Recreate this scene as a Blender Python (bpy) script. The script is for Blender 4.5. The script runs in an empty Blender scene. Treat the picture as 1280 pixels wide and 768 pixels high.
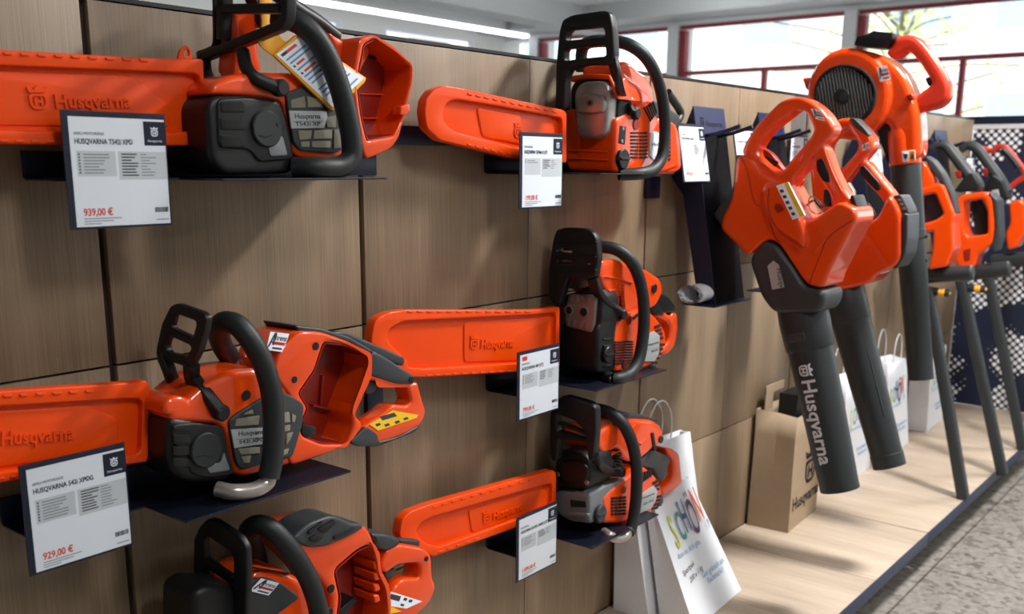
import bpy, bmesh, math, random
from mathutils import Vector as V, Matrix
random.seed(7)
SC = bpy.context.scene
COL = SC.collection
# ------------------------------------------------------------------ survey of the place
# The camera was solved from the panel joints of the wall (pitch 0.5 m).  at_y / at_x / at_z turn a
# measured sight line into a true point of a wall-parallel, a wall-perpendicular or a level plane.
FOC, PPX, PPY = 1236.0, 640.0, 480.0
YAW, PITCH, ROLL = [math.radians(a) for a in (51.2, -12.6, .38)]
CAM = V((0, -1.367, 1.326))
_f = V((math.sin(YAW)*math.cos(PITCH), math.cos(YAW)*math.cos(PITCH), math.sin(PITCH)))
_r0 = V((math.cos(YAW), -math.sin(YAW), 0)); _u0 = _r0.cross(_f)
RT = math.cos(ROLL)*_r0 + math.sin(ROLL)*_u0
UP = -math.sin(ROLL)*_r0 + math.cos(ROLL)*_u0
FW = _f
def _ray(a, b): return RT*((a-PPX)/FOC) - UP*((b-PPY)/FOC) + FW
def at_y(a, b, y):
    d = _ray(a, b); return CAM + d*((y-CAM.y)/d.y)
def at_x(a, b, x):
    d = _ray(a, b); return CAM + d*((x-CAM.x)/d.x)
def at_z(a, b, z):
    d = _ray(a, b); return CAM + d*((z-CAM.z)/d.z)
class Sheet:                       # measured coordinates of one detail drawing -> survey coordinates
    def __init__(s, ox, oy, k): s.ox, s.oy, s.k = ox, oy, k
    def px(s, p): return (s.ox+p[0]/s.k, s.oy+p[1]/s.k)
    def y(s, p, y): a = s.px(p); return at_y(a[0], a[1], y)
    def x(s, p, x): a = s.px(p); return at_x(a[0], a[1], x)
    def xz(s, pts, y): return [((q := s.y(p, y)).x, q.z) + tuple(p[2:]) for p in pts]
    def yz(s, pts, x): return [(-(q := s.x(p, x)).y, q.z) + tuple(p[2:]) for p in pts]

# ------------------------------------------------------------------ materials
def lin(c):
    if isinstance(c, str):
        c = [int(c[i:i+2], 16)/255 for i in (0, 2, 4)]
    return tuple(((x/12.92) if x <= .04045 else ((x+.055)/1.055)**2.4) for x in c)
MATS = {}
def newmat(name):
    m = bpy.data.materials.new(name); m.use_nodes = True; MATS[name] = m
    nt = m.node_tree; return m, nt, nt.nodes['Principled BSDF']
def plain(name, col, rough=.5, metal=0, bump=0, bscale=300, var=.06, spec=.5, coat=0):
    m, nt, b = newmat(name); c = lin(col)
    tc = nt.nodes.new('ShaderNodeTexCoord')
    n = nt.nodes.new('ShaderNodeTexNoise'); n.inputs['Scale'].default_value = 35; n.inputs['Detail'].default_value = 4
    nt.links.new(tc.outputs['Object'], n.inputs['Vector'])
    mx = nt.nodes.new('ShaderNodeMix'); mx.data_type = 'RGBA'
    mx.inputs[6].default_value = (*[x*(1-var) for x in c], 1); mx.inputs[7].default_value = (*[min(1, x*(1+var)) for x in c], 1)
    nt.links.new(n.outputs['Fac'], mx.inputs[0]); nt.links.new(mx.outputs[2], b.inputs['Base Color'])
    b.inputs['Roughness'].default_value = rough; b.inputs['Metallic'].default_value = metal
    b.inputs['Specular IOR Level'].default_value = spec; b.inputs['Coat Weight'].default_value = coat
    b.inputs['Coat Roughness'].default_value = .04
    if bump:
        n2 = nt.nodes.new('ShaderNodeTexNoise'); n2.inputs['Scale'].default_value = bscale
        nt.links.new(tc.outputs['Object'], n2.inputs['Vector'])
        bp = nt.nodes.new('ShaderNodeBump'); bp.inputs['Strength'].default_value = bump; bp.inputs['Distance'].default_value = .002
        nt.links.new(n2.outputs['Fac'], bp.inputs['Height']); nt.links.new(bp.outputs['Normal'], b.inputs['Normal'])
    return m
def wood(name, c1, c2, c3, grain='z', rough=.5):
    m, nt, b = newmat(name)
    tc = nt.nodes.new('ShaderNodeTexCoord'); mp = nt.nodes.new('ShaderNodeMapping')
    s = {'z': (210, 1, 3.2), 'y': (150, 3.5, 1)}[grain]
    mp.inputs['Scale'].default_value = s
    nt.links.new(tc.outputs['Object'], mp.inputs['Vector'])
    n = nt.nodes.new('ShaderNodeTexNoise'); n.inputs['Scale'].default_value = 1.6; n.inputs['Detail'].default_value = 6; n.inputs['Roughness'].default_value = .65
    nt.links.new(mp.outputs['Vector'], n.inputs['Vector'])
    mp2 = nt.nodes.new('ShaderNodeMapping'); mp2.inputs['Scale'].default_value = {'z': (9, 1, .7), 'y': (9, .8, 1)}[grain]
    nt.links.new(tc.outputs['Object'], mp2.inputs['Vector'])
    n2 = nt.nodes.new('ShaderNodeTexNoise'); n2.inputs['Scale'].default_value = 1.5; n2.inputs['Detail'].default_value = 3
    nt.links.new(mp2.outputs['Vector'], n2.inputs['Vector'])
    ad = nt.nodes.new('ShaderNodeMath'); ad.operation = 'ADD'
    ml = nt.nodes.new('ShaderNodeMath'); ml.operation = 'MULTIPLY'; ml.inputs[1].default_value = .6
    nt.links.new(n.outputs['Fac'], ml.inputs[0])
    ml2 = nt.nodes.new('ShaderNodeMath'); ml2.operation = 'MULTIPLY'; ml2.inputs[1].default_value = .4
    nt.links.new(n2.outputs['Fac'], ml2.inputs[0])
    nt.links.new(ml.outputs[0], ad.inputs[0]); nt.links.new(ml2.outputs[0], ad.inputs[1])
    cr = nt.nodes.new('ShaderNodeValToRGB'); e = cr.color_ramp.elements
    e[0].position = .33; e[0].color = (*lin(c1), 1); e[1].position = .68; e[1].color = (*lin(c3), 1)
    e2 = cr.color_ramp.elements.new(.5); e2.color = (*lin(c2), 1)
    nt.links.new(ad.outputs[0], cr.inputs['Fac']); nt.links.new(cr.outputs['Color'], b.inputs['Base Color'])
    b.inputs['Roughness'].default_value = rough
    bp = nt.nodes.new('ShaderNodeBump'); bp.inputs['Strength'].default_value = .08; bp.inputs['Distance'].default_value = .001
    nt.links.new(n.outputs['Fac'], bp.inputs['Height']); nt.links.new(bp.outputs['Normal'], b.inputs['Normal'])
    return m
def emit(name, col, strength):
    m, nt, b = newmat(name)
    b.inputs['Base Color'].default_value = (*lin(col), 1)
    b.inputs['Emission Color'].default_value = (*lin(col), 1); b.inputs['Emission Strength'].default_value = strength
    return m
ORANGE = plain('orange_gloss_plastic', 'e64600', .40, var=.03, coat=.9, spec=.2)
ORANGE_SAT = plain('orange_satin_plastic', 'ea4800', .38, var=.03, bump=.03, bscale=500, spec=.3)
ORANGE_IN = plain('red_plastic_painted_shade', '8e1c0c', .34, var=.05)  # darker copy of the orange, shade inside bays and recesses put into the colour
BLACK = plain('black_plastic', '161719', .42, bump=.08, bscale=900, spec=.35)
RUBBER = plain('rubber_grip', '1f2224', .5, bump=.10, bscale=700, spec=.4)
GREY = plain('dark_grey_plastic', '33373a', .45, bump=.08, bscale=800, spec=.4)
TUBE = plain('blower_tube_plastic', '2a2e30', .42, bump=.05, bscale=500, spec=.45)
MIDGREY = plain('mid_grey_plastic', '6d7174', .4)
NAVY = plain('navy_powder_coat', '111a33', .42, bump=.04, bscale=900, spec=.4)
NAVY2 = plain('navy_edge_strip', '28334f', .5, bump=.04)
DARKNAVY = plain('dark_navy_board', '05070c', .65, spec=.1)
VOID = plain('dark_recess', '0c0b0b', .9)
STEEL = plain('muffler_steel', '96938f', .33, metal=.85, bump=.05, var=.12)
ALU = plain('cast_aluminium', 'b4b2b0', .38, metal=.75, bump=.05, var=.1)
BRONZE = plain('heat_shield_metal', '857a76', .36, metal=.35, var=.12)
WHITE = plain('white_paper', 'eff5ff', .6, var=.01)
PAPERGREY = plain('grey_print_block', 'd0d6dc', .6, var=.02)
INK = plain('dark_print', '30343c', .6)
INKSOFT = plain('soft_grey_print', '8a9098', .6)
REDINK = plain('red_print', 'e04a38', .6)
PLATE = plain('silver_name_plate', 'a9acae', .4, metal=.2)
MESHTAN = plain('tan_filter_mesh', '86806f', .7, bump=.5, bscale=1500)
YELLOW = plain('yellow_card', 'eda524', .5)
YELLOW2 = plain('yellow_warning_print', 'f2c21c', .5)
STICK_R = plain('red_sticker_print', 'b3242c', .5)
KRAFT = plain('kraft_paper', 'a08a70', .75, bump=.15, bscale=120, var=.07)
BAGW = plain('white_bag_paper', 'd9dce2', .65, bump=.12, bscale=60, var=.03)
BLUEINK = plain('blue_print', '6f9cc8', .6)
CHROME = plain('polished_handle_end', 'a8a09b', .25, metal=.6)
def clear_mat():
    m, nt, b = newmat('clear_acrylic')
    tr = nt.nodes.new('ShaderNodeBsdfTransparent'); gl = nt.nodes.new('ShaderNodeBsdfGlossy'); gl.inputs['Roughness'].default_value = .04
    fr = nt.nodes.new('ShaderNodeLayerWeight'); fr.inputs['Blend'].default_value = .08
    mx = nt.nodes.new('ShaderNodeMixShader')
    nt.links.new(fr.outputs['Fresnel'], mx.inputs[0]); nt.links.new(tr.outputs[0], mx.inputs[1]); nt.links.new(gl.outputs[0], mx.inputs[2])
    nt.links.new(mx.outputs[0], nt.nodes['Material Output'].inputs[0]); return m
CLEAR = clear_mat()

# ------------------------------------------------------------------ object helpers
def tag(o, label=None, cat=None, group=None, kind=None):
    if label: o['label'] = label
    if cat: o['category'] = cat
    if group: o['group'] = group
    if kind: o['kind'] = kind
    return o
GROUPS = {'chainsaw': 'chainsaws on the wall trays', 'price_card': 'price cards', 'display_tray': 'navy saw trays', 'display_plate': 'navy display plates', 'leaf_blower': 'leaf blowers on the wall', 'grass_trimmer': 'battery trimmers', 'paper_bag': 'paper bags on the platform'}
def thing(name, label, cat, loc, group=None):
    o = bpy.data.objects.new(name, None); COL.objects.link(o); o.location = loc
    o.empty_display_size = .05
    group = group or GROUPS.get(name)
    return tag(o, label, cat, group)
def origin(o):
    p = V((0, 0, 0))
    while o is not None: p += o.location; o = o.parent
    return p
def put(name, me, mat, parent=None, sharp=35, label=None):
    """me is in room coordinates; becomes a child in its parent's coordinates"""
    if parent is not None:
        me.transform(Matrix.Translation(-origin(parent)))
    else:                                  # base the object at its own footprint
        xs = [v.co for v in me.vertices]
        c = V((sum(v.x for v in xs)/len(xs), sum(v.y for v in xs)/len(xs), min(v.z for v in xs)))
        me.transform(Matrix.Translation(-c))
    o = bpy.data.objects.new(name, me); COL.objects.link(o)
    if parent is not None: o.parent = parent
    else: o.location = c
    me.materials.clear(); me.materials.append(mat)
    for p in me.polygons: p.use_smooth = True; p.material_index = 0
    if sharp: me.set_sharp_from_angle(angle=math.radians(sharp))
    if label: o['label'] = label
    return o
def fillet(pts, r, seg=4):
    """round the corners of a closed polygon; a point may carry its own radius"""
    n = len(pts); out = []
    for i in range(n):
        p = V(pts[i][:2]); rr = pts[i][2] if len(pts[i]) > 2 else r
        a = V(pts[i-1][:2]); b = V(pts[(i+1) % n][:2])
        da, db = a-p, b-p; la, lb = da.length, db.length
        if rr <= 0 or la < 1e-6 or lb < 1e-6: out.append(p); continue
        t = min(rr, la*.48, lb*.48)
        s, e = p+da*(t/la), p+db*(t/lb)
        for k in range(seg+1):
            u = k/seg; out.append(s*(1-u)**2 + p*(2*u*(1-u)) + e*u*u)
    return out
def plate_mesh(outline, holes, n0, n1, bev, r, mapf, hr=None):
    """extruded, edge-rounded plate.  outline/holes in (u,v); thickness from n0 (back) to n1 (front)"""
    cu = bpy.data.curves.new('c', 'CURVE'); cu.dimensions = '2D'; cu.fill_mode = 'BOTH'
    d = abs(n1-n0); bev = min(bev, d*.49)
    cu.extrude = max(d/2-bev, 1e-5); cu.bevel_depth = bev; cu.bevel_resolution = 2 if bev > .0015 else 1; cu.offset = -bev
    for k, loop in enumerate([outline]+list(holes or [])):
        pts = fillet(loop, r if k == 0 else (hr if hr is not None else r))
        sp = cu.splines.new('POLY'); sp.points.add(len(pts)-1); sp.use_cyclic_u = True
        for q, p in zip(sp.points, pts): q.co = (p.x, p.y, 0, 1)
    ob = bpy.data.objects.new('c', cu); me = bpy.data.meshes.new_from_object(ob)
    bpy.data.objects.remove(ob); bpy.data.curves.remove(cu)
    mid = (n0+n1)/2
    for v in me.vertices: v.co = mapf(v.co.x, v.co.y, v.co.z+mid)
    fix_normals(me); return me
def fix_normals(me):
    bm = bmesh.new(); bm.from_mesh(me)
    bmesh.ops.remove_doubles(bm, verts=bm.verts, dist=1e-6)
    bmesh.ops.recalc_face_normals(bm, faces=bm.faces); bm.to_mesh(me); bm.free()
def MY(u, v, n): return V((u, -n, v))          # wall-parallel drawing: n = distance out from the wall
def MX(u, v, n): return V((n, -u, v))          # wall-perpendicular drawing: u = distance out, n = x
def plateY(name, sh, pts, y0, y1, mat, parent, bev=.003, r=.006, holes=(), hr=None, label=None, sharp=35):
    """drawing traced on the plane y=y0 (front), pushed back to y=y1"""
    me = plate_mesh(sh.xz(pts, y0), [sh.xz(h, y0) for h in holes], -y1, -y0, bev, r, MY, hr)
    return put(name, me, mat, parent, sharp, label)
def plateX(name, sh, pts, x0, x1, mat, parent, bev=.003, r=.006, holes=(), hr=None, label=None, sharp=35, tx=None):
    tx = x0 if tx is None else tx
    me = plate_mesh(sh.yz(pts, tx), [sh.yz(h, tx) for h in holes], x1, x0, bev, r, MX, hr)
    return put(name, me, mat, parent, sharp, label)
def join(meshes):
    bm = bmesh.new()
    for m in meshes: bm.from_mesh(m); bpy.data.meshes.remove(m)
    me = bpy.data.meshes.new('m'); bm.to_mesh(me); bm.free(); return me
def melt(name, meshes, mat, parent, voxel=.004, smooth=6, label=None):
    """several overlapping solids moulded into one continuous shell"""
    me = join(meshes); o = put(name, me, mat, parent, 0, label)
    m = o.modifiers.new('mould', 'REMESH'); m.mode = 'VOXEL'; m.voxel_size = voxel; m.use_smooth_shade = True
    s = o.modifiers.new('soften', 'SMOOTH'); s.iterations = smooth; s.factor = .5
    return o
def catmull(pts, n=8, closed=False):
    P = [V(p) for p in pts]; out = []
    N = len(P); rng = range(N) if closed else range(N-1)
    for i in rng:
        p1, p2 = P[i], P[(i+1) % N]
        p0 = P[i-1] if (closed or i > 0) else p1*2-p2
        p3 = P[(i+2) % N] if (closed or i+2 < N) else p2*2-p1
        for k in range(n):
            t = k/n
            out.append(.5*((2*p1)+(p2-p0)*t+(2*p0-5*p1+4*p2-p3)*t*t+(3*p1-p0-3*p2+p3)*t**3))
    if not closed: out.append(P[-1])
    return out
def sweep_mesh(path, prof, closed=False, scale=None, ref=V((0, 1, 0)), cap=True):
    """profile (list of (a,b)) carried along path; a runs along ref made square to the path"""
    bm = bmesh.new(); rings = []; N = len(path)
    for i, p in enumerate(path):
        a = path[i-1] if (closed or i > 0) else p; b = path[(i+1) % N] if (closed or i < N-1) else p
        t = (b-a).normalized()
        s = ref - t*ref.dot(t)
        if s.length < 1e-3: s = t.orthogonal()
        s.normalize(); w = t.cross(s)
        k = scale[i] if scale else 1
        rings.append([bm.verts.new(p+s*(x*k)+w*(y*k)) for x, y in prof])
    M = len(prof)
    for i in range(N if closed else N-1):
        A, B = rings[i], rings[(i+1) % N]
        for j in range(M):
            bm.faces.new((A[j], A[(j+1) % M], B[(j+1) % M], B[j]))
    if cap and not closed:
        bm.faces.new(rings[0][::-1]); bm.faces.new(rings[-1])
    bmesh.ops.recalc_face_normals(bm, faces=bm.faces)
    me = bpy.data.meshes.new('s'); bm.to_mesh(me); bm.free(); return me
def circ(r, n=16, ry=None): return [(r*math.cos(2*math.pi*k/n), (ry or r)*math.sin(2*math.pi*k/n)) for k in range(n)]
def rrect(a, b, r, seg=3):
    return [tuple(p) for p in fillet([(-a, -b), (a, -b), (a, b), (-a, b)], r, seg)]
def tube(name, pts, r, mat, parent, n=8, prof=None, scale=None, ref=V((0, 1, 0)), smooth=True, closed=False, label=None):
    path = catmull(pts, n, closed) if smooth else [V(p) for p in pts]
    sc = None
    if scale:
        sc = []
        for i in range(len(path)):
            f = i/(len(path)-1)*(len(scale)-1); a = int(f); b = min(a+1, len(scale)-1); sc.append(scale[a]*(1-(f-a))+scale[b]*(f-a))
    me = sweep_mesh(path, prof or circ(r), closed, sc, ref)
    return put(name, me, mat, parent, 40, label)
def tube_mesh(pts, r, n=8, prof=None, ref=V((0, 1, 0)), smooth=True, closed=False):
    return sweep_mesh(catmull(pts, n, closed) if smooth else [V(p) for p in pts], prof or circ(r), closed, None, ref)
def lathe_mesh(axis0, axis1, rad, n=32, cap=True):
    """rad: list of (t along axis 0..1, radius)"""
    a, b = V(axis0), V(axis1); d = b-a; u = d.orthogonal().normalized(); w = d.normalized().cross(u)
    bm = bmesh.new(); rings = []
    for t, r in rad:
        c = a+d*t; rings.append([bm.verts.new(c+(u*math.cos(2*math.pi*k/n)+w*math.sin(2*math.pi*k/n))*r) for k in range(n)])
    for A, B in zip(rings, rings[1:]):
        for j in range(n): bm.faces.new((A[j], A[(j+1) % n], B[(j+1) % n], B[j]))
    if cap: bm.faces.new(rings[0][::-1]); bm.faces.new(rings[-1])
    bmesh.ops.recalc_face_normals(bm, faces=bm.faces)
    me = bpy.data.meshes.new('l'); bm.to_mesh(me); bm.free(); return me
def disc(name, c, axis, r, t, mat, parent, bev=.0, n=32, label=None):
    """short round boss with a chamfer, from c along axis"""
    a = V(axis).normalized(); b = bev or t*.2
    me = lathe_mesh(V(c), V(c)+a*t, [(0, r), (max(0, 1-b/t), r), (1, r-b)], n)
    return put(name, me, mat, parent, 35, label)
def box_mesh(lo, hi, bev=0):
    bm = bmesh.new(); bmesh.ops.create_cube(bm, size=1)
    for v in bm.verts: v.co = V([lo[i]+(v.co[i]+.5)*(hi[i]-lo[i]) for i in range(3)])
    if bev: bmesh.ops.bevel(bm, geom=bm.edges[:], offset=bev, segments=2, affect='EDGES', profile=.5)
    bmesh.ops.recalc_face_normals(bm, faces=bm.faces)
    me = bpy.data.meshes.new('b'); bm.to_mesh(me); bm.free(); return me
def box(name, lo, hi, mat, parent=None, bev=0, label=None):
    lo, hi = [min(a, b) for a, b in zip(lo, hi)], [max(a, b) for a, b in zip(lo, hi)]
    return put(name, box_mesh(lo, hi, bev), mat, parent, 35, label)
def poly_mesh(verts, faces):
    me = bpy.data.meshes.new('p'); me.from_pydata([tuple(v) for v in verts], [], faces); me.update(); return me
def text_mesh(s, size, frame, at=(0, 0), ext=.0004, bold=0, align='LEFT', rot=0, sx=1, shear=0):
    """lettering in a frame (o,u,v,n)"""
    cu = bpy.data.curves.new('t', 'FONT'); cu.body = s; cu.size = size; cu.extrude = ext; cu.align_x = align; cu.offset = bold; cu.shear = shear
    cu.resolution_u = 3
    ob = bpy.data.objects.new('t', cu); me = bpy.data.meshes.new_from_object(ob)
    bpy.data.objects.remove(ob); bpy.data.curves.remove(cu)
    o, u, v, n = frame; c, sn = math.cos(rot), math.sin(rot)
    for w in me.vertices:
        a, b = w.co.x*sx, w.co.y
        a, b = at[0]+a*c-b*sn, at[1]+a*sn+b*c
        w.co = o+u*a+v*b+n*w.co.z
    return me
def rects_mesh(rects, frame, ext=.0004):
    """flat printed bars (u0,v0,u1,v1) in a frame"""
    o, u, v, n = frame; vs, fs = [], []
    for a0, b0, a1, b1 in rects:
        k = len(vs)
        for e in (0, ext):
            for a, b in ((a0, b0), (a1, b0), (a1, b1), (a0, b1)): vs.append(o+u*a+v*b+n*e)
        fs += [(k+4, k+5, k+6, k+7)] + [(k+i, k+(i+1) % 4, k+4+(i+1) % 4, k+4+i) for i in range(4)]
    me = poly_mesh(vs, fs); return me
def fmap(frame):
    o, u, v, n = frame
    return lambda a, b, c: o+u*a+v*b+n*c
def emblem_mesh(frame, at, s, ext=.0006):
    """shield with an H under a three-pronged crown; s = height"""
    k = s/10.0; ax, ay = at; mp = fmap(frame)
    T = lambda L: [(ax+a*k, ay+b*k) for a, b in L]
    ms = [plate_mesh(T([(-4, 6.6), (4, 6.6), (4, 2), (2.4, 0), (-2.4, 0), (-4, 2)]), [T([(-2.9, 5.6), (2.9, 5.6), (2.9, 2.2), (1.9, 1), (-1.9, 1), (-2.9, 2.2)])], 0, ext, 0, k*1.2, mp)]
    ms.append(plate_mesh(T([(-1.9, 5.1), (-.9, 5.1), (-.9, 3.8), (.9, 3.8), (.9, 5.1), (1.9, 5.1), (1.9, 1.5), (.9, 1.5), (.9, 2.8), (-.9, 2.8), (-.9, 1.5), (-1.9, 1.5)]), [], 0, ext, 0, 0, mp))
    ms.append(plate_mesh(T([(-3.8, 7.2), (-4.6, 9.6), (-2.6, 8.6), (-1.2, 8.4), (-1.3, 9.2), (0, 10.2), (1.3, 9.2), (1.2, 8.4), (2.6, 8.6), (4.6, 9.6), (3.8, 7.2)]), [], 0, ext, 0, k*.3, mp))
    return join(ms)
def brand_mesh(frame, at, h, ext=.0006, bold=0):
    """emblem followed by the maker's word; h = emblem height"""
    return join([emblem_mesh(frame, (at[0]+h*.45, at[1]), h, ext), text_mesh('Husqvarna', h*.86, frame, (at[0]+h*1.15, at[1]+h*.04), ext, bold)])
def frameY(x, z, y): return (V((x, y, z)), V((1, 0, 0)), V((0, 0, 1)), V((0, -1, 0)))
def frameX(x, y, z): return (V((x, y, z)), V((0, -1, 0)), V((0, 0, 1)), V((-1, 0, 0)))
def quad_frame(p00, p10, p01):
    """frame with origin p00, u towards p10, v roughly towards p01"""
    o = V(p00); u = (V(p10)-o).normalized(); v = V(p01)-o; v = (v-u*v.dot(u)).normalized(); return (o, u, v, u.cross(v))
# ================================================================== the room
PLAT = .14                                        # top of the display platform
WOODW = wood('oak_wall_board', '6d5d4a', '88745d', '9d886e', 'z', .5)
WOODP = wood('oak_platform_board', '9f8e7b', 'b8a693', 'c9b9a6', 'y', .45)
XS = [-.248, .252, .752, 1.257, 1.754, 2.252, 2.753, 3.25, 3.75, 4.25, 4.75, 5.26]
GAP = {.752: .006, 1.257: .006, 2.252: .004, 3.25: .004, 4.25: .004}
ZS = [PLAT, .511, 1.0266, 1.5447]
ms = []
for a, b in zip(XS, XS[1:]):
    for c, d in zip(ZS, ZS[1:]):
        ms.append(box_mesh((a+GAP.get(a, .0012), 0, c+.0018), (b-GAP.get(b, .0012), .016, d-.0018), .0008))
tag(put('wall_back', join(ms), WOODW), kind='structure')
tag(box('trim_1', (-.25, .012, 0), (5.26, .05, 1.545), plain('dark_joint', '2a1d17', .8)), kind='structure')
tag(box('trim_2', (-.25, -.001, 1.545), (5.26, .06, 1.551), plain('black_cap', '15161a', .5)), kind='structure')
# navy end board behind the far displays, light through its round holes painted as white dots
def perforated():
    m, nt, b = newmat('navy_sheet_white_dots')
    N, L = nt.nodes.new, nt.links.new
    tc = N('ShaderNodeTexCoord'); sp = N('ShaderNodeSeparateXYZ'); L(tc.outputs['Object'], sp.inputs[0])
    def mth(op, a, c=None):
        n = N('ShaderNodeMath'); n.operation = op
        for i, q in enumerate((a, c)):
            if q is None: continue
            if isinstance(q, (int, float)): n.inputs[i].default_value = q
            else: L(q, n.inputs[i])
        return n.outputs[0]
    k = 1/.037                                      # painted dots stand on a diagonal lattice
    u = mth('MULTIPLY', mth('ADD', sp.outputs['Y'], sp.outputs['Z']), k); v = mth('MULTIPLY', mth('SUBTRACT', sp.outputs['Y'], sp.outputs['Z']), k)
    fu = mth('SUBTRACT', mth('FRACT', u), .5); fv = mth('SUBTRACT', mth('FRACT', v), .5)
    d = mth('SQRT', mth('ADD', mth('MULTIPLY', fu, fu), mth('MULTIPLY', fv, fv)))
    cell = N('ShaderNodeCombineXYZ'); L(mth('FLOOR', u), cell.inputs[0]); L(mth('FLOOR', v), cell.inputs[1])
    n = N('ShaderNodeTexNoise'); n.inputs['Scale'].default_value = .105; n.inputs['Detail'].default_value = 1.5
    L(cell.outputs[0], n.inputs['Vector'])
    r = mth('MULTIPLY', mth('SUBTRACT', n.outputs['Fac'], .47), 6.0)
    r = mth('MINIMUM', mth('MAXIMUM', r, .0), .40)
    mask = mth('LESS_THAN', d, r)
    mx = N('ShaderNodeMix'); mx.data_type = 'RGBA'; mx.inputs[6].default_value = (*lin('101a36'), 1); mx.inputs[7].default_value = (*lin('f2f4f6'), 1)
    L(mask, mx.inputs[0]); L(mx.outputs[2], b.inputs['Base Color']); b.inputs['Roughness'].default_value = .5
    return m
PERF = perforated()
t = thing('perforated_end_board', 'navy end board with bands of white-painted round holes at far end of display wall', 'display board', (5.27, -.6, PLAT))
box('board', (5.27, -1.25, PLAT), (5.285, .0, 1.50), PERF, t)
box('top_rail', (5.262, -1.25, 1.50), (5.29, .0, 1.522), plain('pale_rail', 'd9dadd', .4), t)
box('header', (5.262, -1.25, 1.522), (5.29, .05, 1.56), NAVY, t)
# floor
def terrazzo():
    m, nt, b = newmat('terrazzo'); N, L = nt.nodes.new, nt.links.new
    tc = N('ShaderNodeTexCoord')
    v = N('ShaderNodeTexVoronoi'); v.inputs['Scale'].default_value = 55; L(tc.outputs['Object'], v.inputs['Vector'])
    n = N('ShaderNodeTexNoise'); n.inputs['Scale'].default_value = 42; n.inputs['Detail'].default_value = 3; L(tc.outputs['Object'], n.inputs['Vector'])
    cr = N('ShaderNodeValToRGB'); e = cr.color_ramp.elements
    e[0].position = .0; e[0].color = (*lin('544e45'), 1); e[1].position = 1; e[1].color = (*lin('9d9a93'), 1)
    cr.color_ramp.elements.new(.16).color = (*lin('655e55'), 1); cr.color_ramp.elements.new(.3).color = (*lin('8a867f'), 1)
    sp = N('ShaderNodeSeparateColor'); L(v.outputs['Color'], sp.inputs[0]); 
    cr.color_ramp.interpolation = 'LINEAR'; L(sp.outputs[0], cr.inputs[0])
    cr2 = N('ShaderNodeValToRGB'); cr2.color_ramp.elements[0].position = .3; cr2.color_ramp.elements[1].position = .62
    cr2.color_ramp.elements[0].color = (*lin('605b52'), 1); cr2.color_ramp.elements[1].color = (*lin('918e87'), 1); L(n.outputs['Fac'], cr2.inputs[0])
    mx = N('ShaderNodeMix'); mx.data_type = 'RGBA'; mx.inputs[0].default_value = .45; L(cr.outputs[0], mx.inputs[6]); L(cr2.outputs[0], mx.inputs[7])
    br = N('ShaderNodeTexBrick'); br.offset = 0; br.inputs['Scale'].default_value = 1; br.inputs['Brick Width'].default_value = .5; br.inputs['Row Height'].default_value = .5
    br.inputs['Mortar Size'].default_value = .004; br.inputs['Color1'].default_value = (1, 1, 1, 1); br.inputs['Color2'].default_value = (.93, .93, .93, 1); br.inputs['Mortar'].default_value = (.42, .4, .38, 1)
    mp = N('ShaderNodeMapping'); mp.inputs['Location'].default_value = (.12, .32, 0); L(tc.outputs['Object'], mp.inputs[0]); L(mp.outputs[0], br.inputs['Vector'])
    ml = N('ShaderNodeMix'); ml.data_type = 'RGBA'; ml.blend_type = 'MULTIPLY'; ml.inputs[0].default_value = 1; L(mx.outputs[2], ml.inputs[6]); L(br.outputs['Color'], ml.inputs[7])
    L(ml.outputs[2], b.inputs['Base Color']); b.inputs['Roughness'].default_value = .38
    return m
tag(box('floor', (-4, -6, -.06), (9.9, 6.6, 0), terrazzo()), kind='structure')
CEIL = plain('ceiling_paint', 'd6d9da', .8, var=.03); WALLP = plain('wall_paint', 'd8d8d4', .8, var=.02)
tag(box('ceiling', (-4, -6, 2.95), (9.9, 6.6, 3.02), CEIL), kind='structure')
tag(box('wall_left', (-4.1, -6, 0), (-4, 6.6, 2.95), WALLP), kind='structure')
tag(box('wall_front', (-4, -6.1, 0), (9.9, -6, 2.95), WALLP), kind='structure')
# the two window walls far behind: light pillars, red frames
RED = plain('red_window_frame', '8c2636', .5); PILLAR = plain('pale_pillar', 'd9dcde', .6)
WX = 9.6
ms = [box_mesh((WX, -6, 2.74), (9.9, 6.6, 2.95)), box_mesh((WX, -6, 0), (9.9, 6.6, .9))]
PY = [-5.2, -3.33, -1.47, .38, 2.26, 4.15, 6.0]
for y in PY: ms.append(box_mesh((WX-.04, y-.02, .9), (9.9, y+.10, 2.74)))
tag(put('wall_right', join(ms), PILLAR), kind='structure')
tag(put('wall_far', join([box_mesh((-4, 6.5, 2.72), (9.9, 6.6, 2.95)), box_mesh((-4, 6.5, 0), (9.9, 6.6, 1.2)), box_mesh((-4, 6.5, 1.2), (3.2, 6.6, 2.72)),
    box_mesh((4.6, 6.5, 1.2), (5.6, 6.6, 2.72)), box_mesh((9.05, 6.5, 1.2), (9.9, 6.6, 2.72)), box_mesh((7.05, 6.5, 1.2), (7.6, 6.6, 2.72))]), WALLP), kind='structure')
wi = 0
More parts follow.
